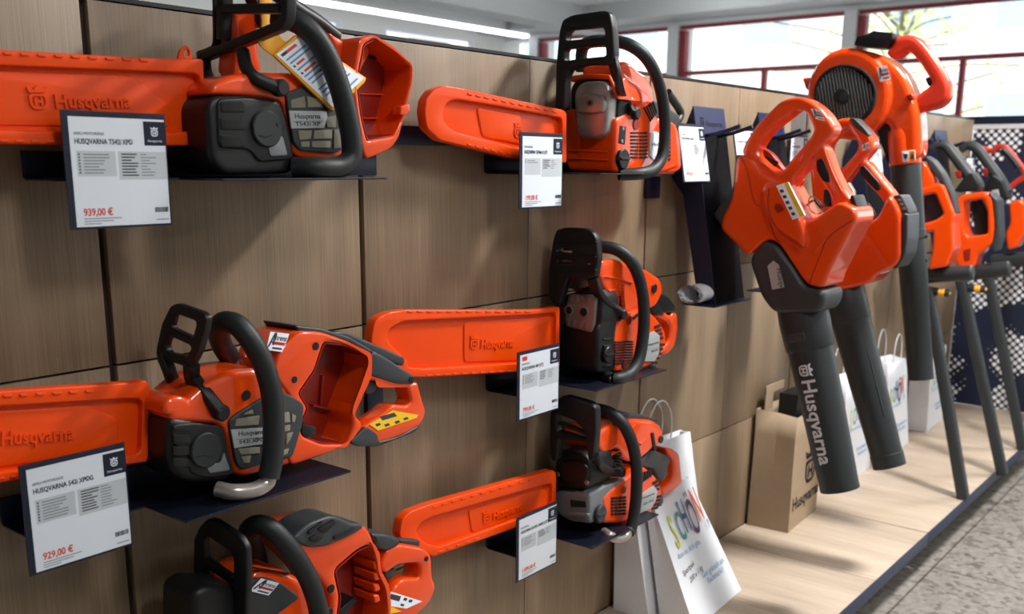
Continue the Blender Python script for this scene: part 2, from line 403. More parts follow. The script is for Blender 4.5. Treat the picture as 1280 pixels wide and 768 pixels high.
for a, b in zip(PY, PY[1:]):
    wi += 1; y0, y1 = a+.10, b-.02
    fr = [box_mesh((WX+.02, y0, 2.705), (WX+.08, y1, 2.74)), box_mesh((WX+.02, y0, .9), (WX+.08, y1, .95)), box_mesh((WX+.02, y0, .95), (WX+.08, y0+.03, 2.69)),
          box_mesh((WX+.0, y1-.075, .95), (WX+.08, y1, 2.69)), box_mesh((WX+.02, y0, 2.24), (WX+.08, y1, 2.28)), box_mesh((WX+.02, (y0+y1)/2-.1, .95), (WX+.08, (y0+y1)/2-.055, 2.24))]
    f = tag(put('window_%d' % wi, join(fr), RED), kind='structure')
    box('pane', (WX+.045, y0, .95), (WX+.05, y1, 2.7), CLEAR, f)
for a, b in ((3.2, 4.6), (5.6, 7.05), (7.6, 9.05)):
    wi += 1
    fr = [box_mesh((a, 6.5, 2.68), (b, 6.56, 2.72)), box_mesh((a, 6.5, 1.2), (b, 6.56, 1.25)), box_mesh((a, 6.5, 1.25), (a+.05, 6.56, 2.68)), box_mesh((b-.05, 6.5, 1.25), (b, 6.56, 2.68))]
    f = tag(put('window_%d' % wi, join(fr), PILLAR), kind='structure')
    box('pane', (a, 6.53, 1.25), (b, 6.535, 2.68), CLEAR, f)
tag(box('trim_4', (7.95, 6.44, 2.50), (8.6, 6.5, 2.62), RED), kind='structure')
# beams and trunking under the ceiling
BEAM = plain('grey_beam', 'aeb2b4', .7)
tag(put('trim_3', join([box_mesh((-4, 5.0, 2.72), (9.6, 5.3, 2.95)), box_mesh((-4, 2.3, 2.8), (9.6, 2.5, 2.95)), box_mesh((9.1, -6, 2.78), (9.6, 6.5, 2.95))]), BEAM), kind='structure')
TUBE_E = emit('lit_diffuser', 'f4f8ff', 4.0); HOUS = plain('white_housing', 'e4e6e6', .5)
LAMPS = [('long white strip light along the far window side, longer of the two', 6.1, 2.4, 9.5, 2.745),
         ('strip light nearer the wall top, seen above the upper left saw', 3.6, .2, 3.6, 2.86)]
for lab, y, x0, x1, z in LAMPS:
    t = thing('strip_light', lab, 'ceiling light', ((x0+x1)/2, y, z), 'ceiling strip lights')
    box('housing', (x0, y-.06, z+.03), (x1, y+.06, 2.95), HOUS, t)
    box('diffuser', (x0, y-.05, z), (x1, y+.05, z+.03), TUBE_E, t, .008)
# outside: a pale facade and a budding tree, daylight given as their own glow
FAC = emit('glowing_facade', 'ebe7e2', 1.05); FWIN = emit('glowing_facade_glass', 'b4d0dc', 1.0)  # wall and glass glow by themselves instead of being lit by the sky
t = thing('building', 'pale glowing building across the street seen through the far windows', 'building', (19, 2, 0))
box('facade', (19, -14, -.5), (20, 16, 7.5), FAC, t)
for y in (-9.2, -6.4, -3.5, -.6, 2.4, 4.1, 7.1, 10.0, 12.6):
    for z in (1.3, 3.6): box('window', (18.95, y, z), (19.02, y+1.0, z+1.25), FWIN, t)
t = thing('tree', 'thin spring tree with yellow green buds outside the far windows', 'tree', (14.6, 3.6, -.3))
LEAF = emit('glowing_leaves', 'c3cf8a', .95); BARK = plain('bark', '8b8170', .9)  # leaves emit a little, standing in for daylight on them
br = [tube_mesh([(14.6, 3.6, -.3), (14.63, 3.55, 1.4), (14.6, 3.5, 2.8), (14.5, 3.4, 4.4)], .05)]
tips = []
for k in range(46):
    z = random.uniform(1.5, 4.4); an = random.uniform(0, 6.28); l = random.uniform(.5, 2.0)
    p = V((14.6, 3.55, z)); q = p+V((math.cos(an)*l, math.sin(an)*l, random.uniform(.1, .7))); br.append(tube_mesh([p, (p+q)/2+V((0, 0, .08)), q], .012, 4)); tips += [p*.5+q*.5, q]
put('trunk', join(br), BARK, t)
vs, fs = [], []
for p in tips:
    for j in range(16):
        c = p+V([random.gauss(0, .18) for _ in range(3)]); a = V([random.gauss(0, 1) for _ in range(3)]).normalized()*.05; b = a.orthogonal().normalized()*.03
        k = len(vs); vs += [c-a, c+b, c+a, c-b]; fs.append((k, k+1, k+2, k+3))
put('foliage', poly_mesh(vs, fs), LEAF, t, 0)
# ------------------------------------------------------------------ display platform
t = thing('display_platform', 'low oak display platform with navy front edge running along the wall', 'platform', (2.8, -.25, 0))
PX0, PX1, PD = -.23, 5.262, .507
seams = [-.23, .27, .77, 1.27, 1.77, 2.27, 2.772, 3.27, 3.77, 4.27, 4.77, 5.262]
for k, (a, b) in enumerate(zip(seams, seams[1:])):
    g = lambda s: .0028 if round(s, 2) in (1.27, 2.27, 3.27, 4.27) else .0011
    box('deck_board', (a+g(a), -PD, PLAT-.022), (b-g(b), -.001, PLAT), WOODP, t, .0008)
for a, b in ((-.23, 1.27), (1.27, 2.27), (2.27, 3.27), (3.27, 4.27), (4.27, 5.262)):
    box('edge_strip', (a+.0008, -PD-.003, PLAT-.042), (b-.0008, -PD-.0002, PLAT+.0006), NAVY2, t, .0006)
box('plinth', (-.23, -PD+.10, 0), (5.262, -.02, PLAT-.03), VOID, t)
# ------------------------------------------------------------------ navy wall rail and hooks in the slotted joints
RAILS = [('navy rail across the wall between the two upper saws', (1.262, -.012, 1.358), (1.80, -.0005, 1.393))]
for lab, lo, hi in RAILS: tag(box('wall_rail', lo, hi, NAVY, None, .001), lab, 'rail')
# ================================================================== trays and price cards
TRAYC = plain('tray_powder_coat', '0d1120', .38, spec=.4)
def tray(x0, z, label, xs=None, x1=None, plate_to=None, hook=None):
    xs = xs or x0+.149; x1 = x1 or xs+.305
    t = thing('display_tray', label, 'shelf tray', ((x0+x1)/2, -.1, z))
    out = [(x0, .003), (x1, .003), (x1, .192), (xs, .192), (xs, .09), (x0, .09)]
    me = plate_mesh([(u, w) for u, w in out], [], z-.003, z, .0006, .004, lambda a, b, c: V((a, -b, c)))
    put('shelf_plate', me, TRAYC, t)
    box('back_plate', (x0, -.006, z), (plate_to or x1, -.0003, z+.036), NAVY, t, .001)
    if hook: box('hook_plate', (hook[0], -.010, hook[2]), (hook[1], -.0003, hook[3]), NAVY, t, .001)
    return t
tray(.645, 1.302, 'navy tray on the upper left carrying the top handled saw', .826, 1.14, 1.292)
tray(.567, .832, 'navy tray at mid left carrying the saw with the open battery bay', .735, 1.044, None, (1.251, 1.292, .846, .917))
tray(1.602, 1.306, 'navy tray on the upper right carrying the saw with the square grey muffler', 1.75, 2.06, None, (2.24, 2.305, 1.238, 1.294))
tray(1.608, .841, 'navy tray in the middle of the right column of saws', 1.757, 2.06)
tray(1.608, .474, 'navy tray lowest in the right column of saws, above the white bags', 1.757, 2.05)
tray(.575, .395, 'navy tray at the bottom left carrying the saw cut by the frame', .735, 1.044)

def price_card(label, tl, size, y, title, price, head='MOTORSÄGE', nl=7, nr=8, tilt=None, clip=None, accent=False):
    """tl: measured upper left corner; size (w,h) in metres"""
    w, h = size; p = at_y(tl[0], tl[1], y)
    t = thing('price_card', label, 'price card', (p.x+w/2, y, p.z-h))
    o = V((p.x, y, p.z-h)); u, v, n = V((1, 0, 0)), V((0, 0, 1)), V((0, -1, 0))
    if tilt: v = V((0, math.sin(tilt), math.cos(tilt))); n = V((0, -math.cos(tilt), math.sin(tilt))); o = p-v*h
    F = lambda e: (o+n*e, u, v, n)
    R = lambda L, e, ex=.0004: rects_mesh([(a*w, b*h, c*w, d*h) for a, b, c, d in L], F(e), ex)
    put('holder', R([(0, 0, 1, 1)], 0, .0016), NAVY, t)
    put('paper', R([(.06, .02, .985, .95)], .0017, .0003), WHITE, t)
    put('logo_block', R([(.77, .72, .985, .93)], .0021, .0002), NAVY, t)
    put('grey_panel', R([(.11, .45, .475, .665), (.5, .42, .985, .665)], .0021, .0001), PAPERGREY, t)
    L = []
    for k in range(nl): b = .63-k*.026; L.append((.17, b, .17+random.uniform(.14, .25), b+.010))
    for k in range(nr): b = .635-k*.026; L.append((.72, b, .72+random.uniform(.06, .16), b+.009))
    for k in range(3): L.append((.13, .085-k*.022, .13+[.36, .28, .16][k], .092-k*.022))
    L.append((.84, .055, .97, .063))
    put('details', R(L, .0023, .0001), INKSOFT, t)
    put('detail_headings', R([(.53, .635-k*.026, .53+random.uniform(.09, .18), .646-k*.026) for k in range(nr)]+[(.125, .63-k*.026, .14, .645-k*.026) for k in range(nl)], .0023, .0001), INK, t)
    put('title', join([text_mesh(title, .062*h, F(.0023), (.10*w, .725*h), .0001, .0002, sx=.80 if len(title) < 22 else .62), text_mesh(head, .034*h, F(.0023), (.10*w, .80*h), .0001, sx=.9)]), INK, t)
    pm = [text_mesh(price, .088*h, F(.0023), (.13*w, .115*h), .0001, .0003, sx=.85)]
    if accent: pm.append(plate_mesh([(.11*w, .86*h), (.22*w, .86*h), (.22*w, .92*h), (.11*w, .92*h)], [], .0022, .0025, 0, .002, fmap(F(0))))
    put('price', join(pm), REDINK, t)
    bars = []; a = .83
    while a < .965: d = random.choice((.004, .006, .009)); bars.append((a, .125, a+d, .17)); a += d+random.choice((.004, .006))
    put('barcode', R(bars, .0023, .0001), INK, t)
    put('logo', join([emblem_mesh(F(.0024), (.877*w, .80*h), .085*h, .0002), text_mesh('Husqvarna', .034*h, F(.0024), (.877*w, .75*h), .0001, 0, 'CENTER')]), WHITE, t)
    if not clip: box('hanger', (p.x+w*.44, -.0006, p.z-.014), (p.x+w*.56, y+.0035, p.z-.008), NAVY, t)
    if clip: box('clip', (p.x+w*.45, -.085, clip-.0035), (p.x+w*.6, y-.0005, clip-.001), NAVY, t)
    q = [fmap(F(.0032))(a*w, b*h, 0) for a, b in ((0, -.01), (1.01, -.01), (1.01, .985), (0, .985))]
    put('clear_cover', poly_mesh(q, [(0, 1, 2, 3)]), CLEAR, t)
    return t
CW = .147
price_card('price card on the upper left reading 939,00 €, in front of the top handled saw', (74, 137), (CW, .150), -.115, 'HUSQVARNA T542i XP®', '939,00 €', 'AKKU-MOTORSÄGE', clip=1.302)
price_card('price card at mid left reading 929,00 €, below the orange bar cover', (22, 583), (CW, .152), -.112, 'HUSQVARNA 542i XP®G', '929,00 €', 'AKKU-MOTORSÄGE', clip=.832)
price_card('price card below the blunt orange bar cover of the upper right saw', (649, 165), (CW*.98, .150), -.115, 'HUSQVARNA 120 Mark II (14")', '199,00 €', nl=2, nr=5, clip=1.306)
price_card('price card with a small orange mark at top, in front of the middle right saw', (646, 441), (CW, .148), -.115, 'HUSQVARNA 460 (15")', '799,00 €', nl=5, nr=5, accent=True, clip=.841)
price_card('price card lowest in the right column, reading 1.099,00 €', (645, 648), (CW, .150), -.115, 'HUSQVARNA 550 XP® G MARK II (15")', '1.099,00 €', nl=5, nr=4, clip=.474)
# ================================================================== chainsaws
def pm(sh, pts, y0, y1, bev=.004, r=.008, holes=(), hr=None):
    return plate_mesh(sh.xz(pts, y0), [sh.xz(h, y0) for h in holes], -y1, -y0, bev, r, MY, hr)
def pmx(sh, pts, x0, x1, bev=.004, r=.008, holes=(), tx=None):
    tx = tx or x0
    return plate_mesh(sh.yz(pts, tx), [sh.yz(h, tx) for h in holes], x1, x0, bev, r, MX)
def line_frame(sh, a, b, y):
    """frame on the plane y whose u axis follows the drawn line a-b"""
    p, q = sh.y(a, y), sh.y(b, y); u = (q-p).normalized(); n = V((0, -1, 0)); return (p, u, n.cross(u), n), (q-p).length
def bar_cover(saw, sh, outer, inner, mid, y, text=None, emblem=None, teeth=None, tab=None, md=.009):
    ms = [pm(sh, outer, y+.012, y+.034, .002, .006), pm(sh, outer, y, y+.02, .0028, .008, [inner], .012)]
    if mid: ms.append(pm(sh, mid, y+md, y+.02, .0029, .010))
    if teeth:
        for (a, b, n, dy) in teeth:
            for k in range(n):
                f = (k+.5)/n; c = (a[0]+(b[0]-a[0])*f, a[1]+(b[1]-a[1])*f); d = abs(b[0]-a[0])/n*.30
                s = (b[1]-a[1])/(b[0]-a[0])
                ms.append(pm(sh, [(c[0]-d, c[1]-d*s), (c[0]+d, c[1]+d*s), (c[0]+d*.8, c[1]+dy+d*s), (c[0]-d*.8, c[1]+dy-d*s)], y-.002, y+.004, .001, .001))
    if tab: ms.append(pm(sh, tab[0], y+.004, y+.010, .001, .004, [tab[1]], .003))
    o = put('bar_cover', join(ms), ORANGE_SAT, saw, 30)
    if text:
        fr, L = line_frame(sh, text[0], text[1], y+md+.0002)
        h = text[2]
        me = brand_mesh(fr, (0, 0), h, .003, .0006)
        ul = max((v.co-fr[0]).dot(fr[1]) for v in me.vertices); k = L/ul
        for v in me.vertices: d = v.co-fr[0]; v.co = fr[0]+fr[1]*(d.dot(fr[1])*k)+fr[2]*d.dot(fr[2])+fr[3]*d.dot(fr[3])
        put('embossed_lettering', me, ORANGE_SAT, o, 30)
    if emblem:
        fr, L = line_frame(sh, emblem[0], emblem[1], y+md+.0002)
        put('embossed_emblem', emblem_mesh(fr, (L/2, 0), emblem[2], .0022), ORANGE_SAT, o, 30)
    return o
def slots(name, sh, rows, y, mat, parent, d=.004, r=.001):
    """dark openings: each row is a closed polygon"""
    return put(name, join([pm(sh, q, y, y+d, .0004, r) for q in rows]), mat, parent)
def hbars(x0, x1, y0, y1, n, fill=.5, skew=0):
    L = []
    for k in range(n):
        b = y0+(y1-y0)*(k+.5)/n; h = abs(y1-y0)/n*fill/2
        L.append([(x0, b-h), (x1, b-h+skew), (x1, b+h+skew), (x0, b+h)])
    return L
def plate_label(name, sh, pts, y, mat, parent, lines, t=.0015):
    o = plateY(name, sh, pts, y, y+.003, mat, parent, .0004, .001)
    for (a, b, s, h, m) in lines:
        fr, L = line_frame(sh, a, b, y-.0002)
        me = text_mesh(s, h, fr, (0, 0), .0002, .0001)
        ul = max((v.co-fr[0]).dot(fr[1]) for v in me.vertices); k = L/max(ul, 1e-5)
        for v in me.vertices: d = v.co-fr[0]; v.co = fr[0]+fr[1]*(d.dot(fr[1])*k)+fr[2]*d.dot(fr[2])+fr[3]*d.dot(fr[3])
        put('lettering', me, m, o)
    return o
def sticker(sh, c, y, parent, rows=True):
    """dealer sticker: white with dark word and red band. c = bl, br, tr, tl drawn corners"""
    P = [sh.y(p, y) for p in c]
    return sticker3(P, parent)
def sticker3(P, parent):
    n = (P[1]-P[0]).cross(P[3]-P[0]).normalized(); e = n*.0006
    if n.dot(CAM-P[0]) < 0: e = -e
    f = lambda a, b, h=1: P[0]*(1-a)*(1-b)+P[1]*a*(1-b)+P[2]*a*b+P[3]*(1-a)*b+e*h
    def q(rs, h):
        vs, fs = [], []
        for a0, b0, a1, b1 in rs: k = len(vs); vs += [f(a0, b0, h), f(a1, b0, h), f(a1, b1, h), f(a0, b1, h)]; fs.append((k, k+1, k+2, k+3))
        return poly_mesh(vs, fs)
    o = put('dealer_sticker', q([(0, 0, 1, 1)], 1), WHITE, parent)
    put('red_band', q([(.30, .34, .97, .50)], 1.6), STICK_R, o)
    me = text_mesh('hrens', 1, (V((0, 0, 0)), V((1, 0, 0)), V((0, 1, 0)), V((0, 0, 1))), ext=0, bold=.02)
    ux = max(v.co.x for v in me.vertices)
    ms = [me]
    for v in me.vertices: v.co = f(.34+.62*v.co.x/ux, .58+.42*v.co.y, 1.6)
    m2 = poly_mesh([f(.03, .18, 1.6), f(.14, .18, 1.6), f(.30, .92, 1.6), f(.24, .98, 1.6), f(.36, .98, 1.6), f(.36, .3, 1.6), f(.28, .3, 1.6), f(.28, .5, 1.6), f(.2, .5, 1.6)], [(0, 1, 2, 3), (3, 4, 5, 6), (6, 7, 8)])
    ms.append(m2); ms.append(q([(.32, .10, .9, .2)], 1.6))
    put('dark_print', join(ms), INK, o); return o
def handle(saw, sh, pts, r, mat=RUBBER, name='front_handle', scale=None, n=8):
    return tube(name, [sh.y(p, p[2]) for p in pts], r, mat, saw, n, scale=scale)
def armX(name, sh, pts, x, a, b, mat, parent, rr=.004):
    """flat arm on a wall-perpendicular plane, section a (along x) by b"""
    return tube(name, [sh.x(p, p[2] if len(p) > 2 else x) for p in pts], 0, mat, parent, 6, rrect(a, b, rr), ref=V((1, 0, 0)))
def shade_liner(sh, hole, y0, y1, parent, k=.972):  # dark ring added inside a bay, the shade of its walls put into the colour
    h = fillet(sh.xz(hole, y0), .007); c = sum(h, V((0, 0)))/len(h)
    inner = [c+(p-c)*k for p in h]
    put('bay_shade_liner', plate_mesh([tuple(c+(p-c)*.998) for p in h], [[tuple(p) for p in inner]], -y1, -y0-.0, 0, 0, MY), ORANGE_IN, parent)
def knob(name, sh, c, y, r, t, mat, parent, label=None, slot=True):
    p = sh.y(c, y); o = disc(name, p, (0, -1, 0), r, t, mat, parent, .002, label=label)
    if slot: box('grip', (p.x-r*.8, y-t-.003, p.z-r*.16), (p.x+r*.8, y-t+.002, p.z+r*.16), mat, o, .0012)
    return o

# ------------------------------------------------------------------ upper left: top handled battery saw
A = Sheet(220, 0, 3.2); A0 = Sheet(0, 0, 2.56); AG = Sheet(230, 0, 6.4)
s = thing('chainsaw', 'top handled orange battery chainsaw on the upper left tray, hang tag on its handle', 'chainsaw', (.95, -.1, 1.303))
bar_cover(s, A0, [(-110, 153), (480, 186), (560, 187), (652, 189), (658, 464), (560, 466), (-110, 460)],
          [(-90, 205), (560, 232), (642, 236), (642, 410), (590, 424), (-90, 416)],
          [(-112, 222), (420, 240), (540, 330), (548, 408), (-112, 402)], -.098,
          ((92, 350), (418, 346), .028), None, [((0, 166), (490, 190), 9, 9), ((-10, 455), (190, 458), 4, -8)],
          ([(570, 192), (577, 160), (598, 143), (612, 160), (618, 192)], [(590, 180), (590, 162), (600, 156), (607, 164), (607, 180)]), md=.0095)
melt('crankcase', [pm(A, [(150, 384), (300, 380), (425, 398), (448, 470), (480, 620), (470, 695), (190, 700), (140, 640), (125, 430)], -.150, -.05, .008, .012),
    pm(A, [(120, 300), (200, 330), (200, 690), (100, 690), (95, 420)], -.098, -.04, .006, .01)], BLACK, s, .003, 2)
plateY('side_cover', A, [(165, 395), (290, 390), (415, 408), (438, 470), (466, 600), (462, 640), (330, 650), (300, 600), (170, 590)], -.153, -.14, BLACK, s, .003, .012)
for a, b in ((405, 450), (470, 520), (540, 590)):
    plateY('vent_slat', A, [(178, a), (270, a), (280, b), (182, b)], -.1545, -.148, VOID, s, .0015, .004)
knob('tank_cap', A, (360, 515), -.153, .0265, .005, RUBBER, s, slot=False)
put('cap_mark', join([pm(A, [(335, 540), (360, 548), (385, 538), (384, 543), (360, 553), (335, 545)], -.1584, -.157, 0, 0), pm(A, [(306, 505), (312, 490), (316, 492), (311, 508)], -.1584, -.157, 0, 0), pm(A, [(404, 492), (410, 508), (405, 510), (400, 494)], -.1584, -.157, 0, 0)]), VOID, s)
plateY('window_strip', A, [(362, 560), (405, 545), (428, 545), (448, 622), (378, 625)], -.1545, -.145, MIDGREY, s, .001, .004)
melt('top_shell', [pm(A, [(135, 378), (150, 335), (215, 300), (350, 288), (520, 292), (640, 300), (720, 330), (745, 480), (742, 600), (720, 640), (640, 640), (480, 632), (455, 560), (432, 408), (300, 385)], -.146, -.05, .008, .012),
    pm(A, [(228, 30), (300, 10), (338, 24), (338, 120), (332, 200), (350, 295), (222, 300), (230, 200), (232, 120)], -.085, -.045, .008, .012),
    pm(A, [(600, 118), (690, 170), (740, 150), (790, 200), (740, 300), (650, 320), (640, 200)], -.12, -.05, .008, .012)], ORANGE, s, .0027, 2)
tube('top_handle', [A.y((300, 5), -.09), A.y((380, -40), -.09), A.y((470, 30), -.09), A.y((560, 88), -.09), A.y((640, 150), -.09)], .013, BLACK, s)
plateY('grille_panel', A, [(440, 372), (520, 345), (620, 380), (668, 420), (668, 600), (640, 612), (500, 605), (472, 570)], -.151, -.14, GREY, s, .002, .006)
for q in ([(460, 400), (515, 385), (520, 430), (462, 432)], [(525, 385), (580, 398), (590, 430), (527, 430)], [(600, 470), (640, 462), (640, 510), (606, 510)], [(490, 522), (545, 522), (540, 555), (495, 560)], [(555, 522), (625, 518), (625, 555), (552, 556)], [(500, 568), (535, 565), (535, 588), (502, 588)], [(545, 565), (620, 565), (618, 592), (545, 590)], [(632, 520), (662, 515), (662, 590), (632, 595)]):
    plateY('filter_mesh', A, q, -.1525, -.148, MESHTAN, s, .0004, .0015)
plate_label('name_plate', A, [(453, 443), (603, 445), (606, 470), (592, 512), (462, 515)], -.1535, PLATE, s, [((475, 474), (578, 474), 'Husqvarna', .010, INK), ((478, 503), (578, 503), 'T542i XP', .008, INK), ((470, 485), (590, 484), '________', .006, INK)])
# open battery bay at the back
plateY('battery_bay', A, [(735, 150), (795, 137), (880, 195), (952, 255), (950, 330), (915, 470), (893, 555), (860, 596), (760, 640), (738, 560), (705, 330)], -.158, -.06, ORANGE, s, .004, .010,
       [[(752, 178), (797, 152), (878, 205), (941, 265), (937, 330), (900, 485), (870, 545), (765, 565), (742, 470), (724, 330)]], .006)
shade_liner(A, [(752, 178), (797, 152), (878, 205), (941, 265), (937, 330), (900, 485), (870, 545), (765, 565), (742, 470), (724, 330)], -.154, -.06, s)
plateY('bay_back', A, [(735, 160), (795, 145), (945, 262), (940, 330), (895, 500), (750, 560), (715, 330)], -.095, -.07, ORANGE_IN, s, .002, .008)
put('bay_ribs', join([pm(A, [(738, 372), (918, 378), (916, 384), (738, 378)], -.100, -.09, .0005, .001), pm(A, [(742, 470), (900, 470), (899, 476), (742, 476)], -.100, -.09, .0005, .001)]), ORANGE, s)
slots('bay_vents', A, [[(785, 175), (870, 190), (860, 200), (795, 195)], [(780, 202), (865, 208), (880, 222), (790, 215)], [(780, 222), (850, 228), (840, 238), (782, 236)]], -.101, VOID, s, .004, .002)
plateY('bay_latch', A, [(900, 425), (935, 415), (938, 440), (925, 460), (898, 460)], -.162, -.14, ORANGE, s, .002, .003)
handle(s, A, [(340, 70, -.08), (400, 66, -.115), (470, 82, -.15), (540, 128, -.168), (600, 215, -.176), (648, 330, -.180), (682, 450, -.182), (702, 560, -.182), (700, 630, -.181), (655, 668, -.180), (560, 672, -.176), (470, 672, -.15)], .0165)
gx = .93
g = put('hand_guard', join([
    plate_mesh(AG.yz([(272, -140), (276, 330), (262, 390), (175, 440), (130, 470), (128, 410), (180, 395), (268, 360), (275, 200)], gx), [], gx+.008, gx-.008, .003, .006, MX),
    sweep_mesh([AG.x(p, gx) for p in ((325, -140), (325, 320))], rrect(.010, .008, .003), ref=V((1, 0, 0))),
    sweep_mesh([AG.x(p, gx) for p in ((300, 72), (800, 70))], rrect(.010, .0065, .003), ref=V((1, 0, 0))),
    sweep_mesh(catmull([AG.x(p, gx) for p in ((835, -140), (835, 100), (805, 190), (700, 245), (450, 345), (200, 440), (150, 470))], 5), rrect(.009, .0068, .003), ref=V((1, 0, 0))),
    sweep_mesh(catmull([AG.x(p, gx) for p in ((160, 440), (165, 560), (215, 650), (290, 650))], 5), rrect(.010, .006, .003), ref=V((1, 0, 0))),
    sweep_mesh(catmull([AG.y((470, 410), -.115), AG.y((500, 540), -.13), AG.y((570, 625), -.147), AG.y((745, 705), -.158)], 5), circ(.010, 12), ref=V((1, 0, 0))),
    sweep_mesh([AG.x((325, -130), gx), AG.x((835, -130), gx)], rrect(.010, .008, .003), ref=V((1, 0, 0)))]), BLACK, s)
disc('guard_pivot', AG.y((745, 705), -.152), (0, -1, 0), .0125, .016, BLACK, s)
plateY('sprocket_cover', A, [(105, 330), (150, 325), (160, 560), (100, 560)], -.10, -.06, BLACK, s, .003, .004)
# hang tag
t = thing('hang_tag', 'yellow booklet tag with white printed page hanging from the upper left saw', 'tag', tuple(A.y((560, 290), -.165)))
ty = -.158
plateY('booklet', A, [(392, 222), (480, 140), (505, 140), (762, 312), (755, 330), (640, 442), (622, 440)], ty, ty+.005, YELLOW, t, .0006, .002)
P = [A.y(p, ty-.0006) for p in ((628, 430), (752, 312), (492, 150), (402, 218))]
put('printed_page', poly_mesh(P, [(0, 1, 2, 3)]), WHITE, t)
f = lambda a, b: P[3]*(1-a)*(1-b)+P[2]*a*(1-b)+P[1]*a*b+P[0]*(1-a)*b+V((0, -.0005, 0))
def qd(rs):
    vs, fs = [], []
    for a0, b0, a1, b1 in rs: k = len(vs); vs += [f(a0, b0), f(a1, b0), f(a1, b1), f(a0, b1)]; fs.append((k, k+1, k+2, k+3))
    return poly_mesh(vs, fs)
put('text_lines', qd([(.08+.0*k, .12+k*.062, .9, .145+k*.062) for k in range(14) if k not in (2, 4, 8, 12)]), BLUEINK, t)
put('heading', qd([(.08, .03, .3, .07), (.08, .24, .14, .27), (.08, .37, .14, .40), (.5, .62, .56, .65), (.3, .87, .36, .9)]), INK, t)
put('orange_print', qd([(.3, .03, .72, .07), (.2, .24, .5, .27), (.2, .37, .62, .40), (.6, .62, .9, .65), (.45, .5, .7, .53)]), REDINK, t)
plateY('yellow_strap', A, [(330, -30), (388, -30), (372, 100), (440, 170), (500, 145), (400, 232), (330, 180), (345, 90)], ty+.006, ty+.009, YELLOW, t, .0006, .008)

# ------------------------------------------------------------------ mid left: rear handled battery saw with open bay
B = Sheet(170, 360, 2.742); B0 = Sheet(0, 360, 2.023)
s = thing('chainsaw', 'orange battery chainsaw with yellow sticker on rear handle, on the mid left tray', 'chainsaw', (.98, -.1, .833))
bar_cover(s, B0, [(-100, 266), (0, 262), (335, 240), (368, 234), (380, 244), (376, 440), (0, 494), (-100, 508)],
          [(-80, 305), (0, 300), (335, 280), (362, 282), (358, 420), (0, 468), (-80, 480)],
          [(-78, 316), (215, 297), (300, 330), (305, 414), (-78, 466)], -.095, ((-64, 405), (186, 384), .029), None,
          [((0, 272), (250, 258), 6, 7), ((-10, 488), (50, 480), 2, -6)], md=.0095)
melt('crankcase', [pm(B, [(112, 440), (200, 455), (300, 470), (325, 560), (345, 640), (300, 668), (180, 672), (130, 640), (112, 560)], -.148, -.05, .010, .016),
    pm(B, [(75, 420), (160, 430), (160, 640), (80, 620)], -.10, -.045, .006, .01)], BLACK, s, .003, 2)
plateY('side_cover', B, [(122, 470), (205, 462), (298, 474), (330, 600), (342, 640), (250, 655), (185, 640), (180, 560), (130, 545)], -.151, -.13, BLACK, s, .003, .012)
for a, b in ((478, 492), (505, 535), (545, 575), (585, 615)):
    plateY('vent_slat', B, [(128, a), (182, a), (190, b), (130, b)], -.1525, -.147, VOID, s, .001, .003)
knob('tank_cap', B, (238, 556), -.151, .0265, .005, RUBBER, s, slot=False)
put('cap_mark', join([pm(B, [(205, 578), (228, 572), (270, 580), (270, 584), (228, 577), (206, 584)], -.1564, -.155, 0, 0)]), VOID, s)
plateY('window_strip', B, [(240, 605), (290, 600), (302, 562), (324, 625), (252, 637)], -.1525, -.145, MIDGREY, s, .001, .004)
BAYH = [(645, 186), (720, 194), (802, 232), (801, 300), (742, 432), (746, 478), (722, 538), (640, 538), (572, 510), (562, 470), (590, 415), (558, 362), (612, 285)]
melt('body_shell', [pm(B, [(118, 462), (120, 430), (160, 400), (235, 330), (330, 285), (420, 275), (500, 300), (540, 320), (552, 362), (575, 415), (548, 470), (556, 600), (520, 612), (380, 650), (342, 642), (302, 472)], -.146, -.045, .010, .016),
    pm(B, [(95, 440), (98, 395), (130, 370), (180, 375), (200, 430)], -.146, -.06, .006, .01)], ORANGE, s, .0027, 2)
plateY('battery_bay', B, [(470, 290), (492, 215), (560, 150), (640, 152), (740, 188), (802, 228), (806, 260), (782, 330), (745, 430), (782, 470), (740, 532), (680, 562), (530, 612), (520, 560), (545, 480), (535, 380)], -.150, -.05, ORANGE, s, .005, .012, [BAYH], .007)
shade_liner(B, BAYH, -.1455, -.055, s)
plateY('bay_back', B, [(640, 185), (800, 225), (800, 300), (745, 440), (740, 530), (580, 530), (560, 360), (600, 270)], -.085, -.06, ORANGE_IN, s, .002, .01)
put('bay_ribs', join([pm(B, [(610, 400), (740, 432), (738, 440), (608, 408)], -.096, -.08, .0008, .001), pm(B, [(640, 300), (648, 300), (640, 400), (632, 400)], -.092, -.08, .0006, .001)]), ORANGE_IN, s)
plateY('contact_block', B, [(572, 468), (618, 478), (615, 505), (590, 515), (568, 500)], -.148, -.12, BLACK, s, .001, .003)
for c, y, r in (((615, 200), -.1495, .0065), ((542, 315), -.1495, .0055), ((378, 368), -.1485, .0075)):
    disc('screw_hole', B.y(c, y), (0, -1, 0), r, .0016, VOID, s)
plateY('lid_edge', B, [(545, 128), (640, 140), (735, 170), (812, 215), (812, 232), (740, 192), (640, 158), (560, 152)], -.135, -.05, GREY, s, .003, .006)
sticker(B, [(445, 212), (500, 220), (525, 158), (460, 150)], -.1515, s)
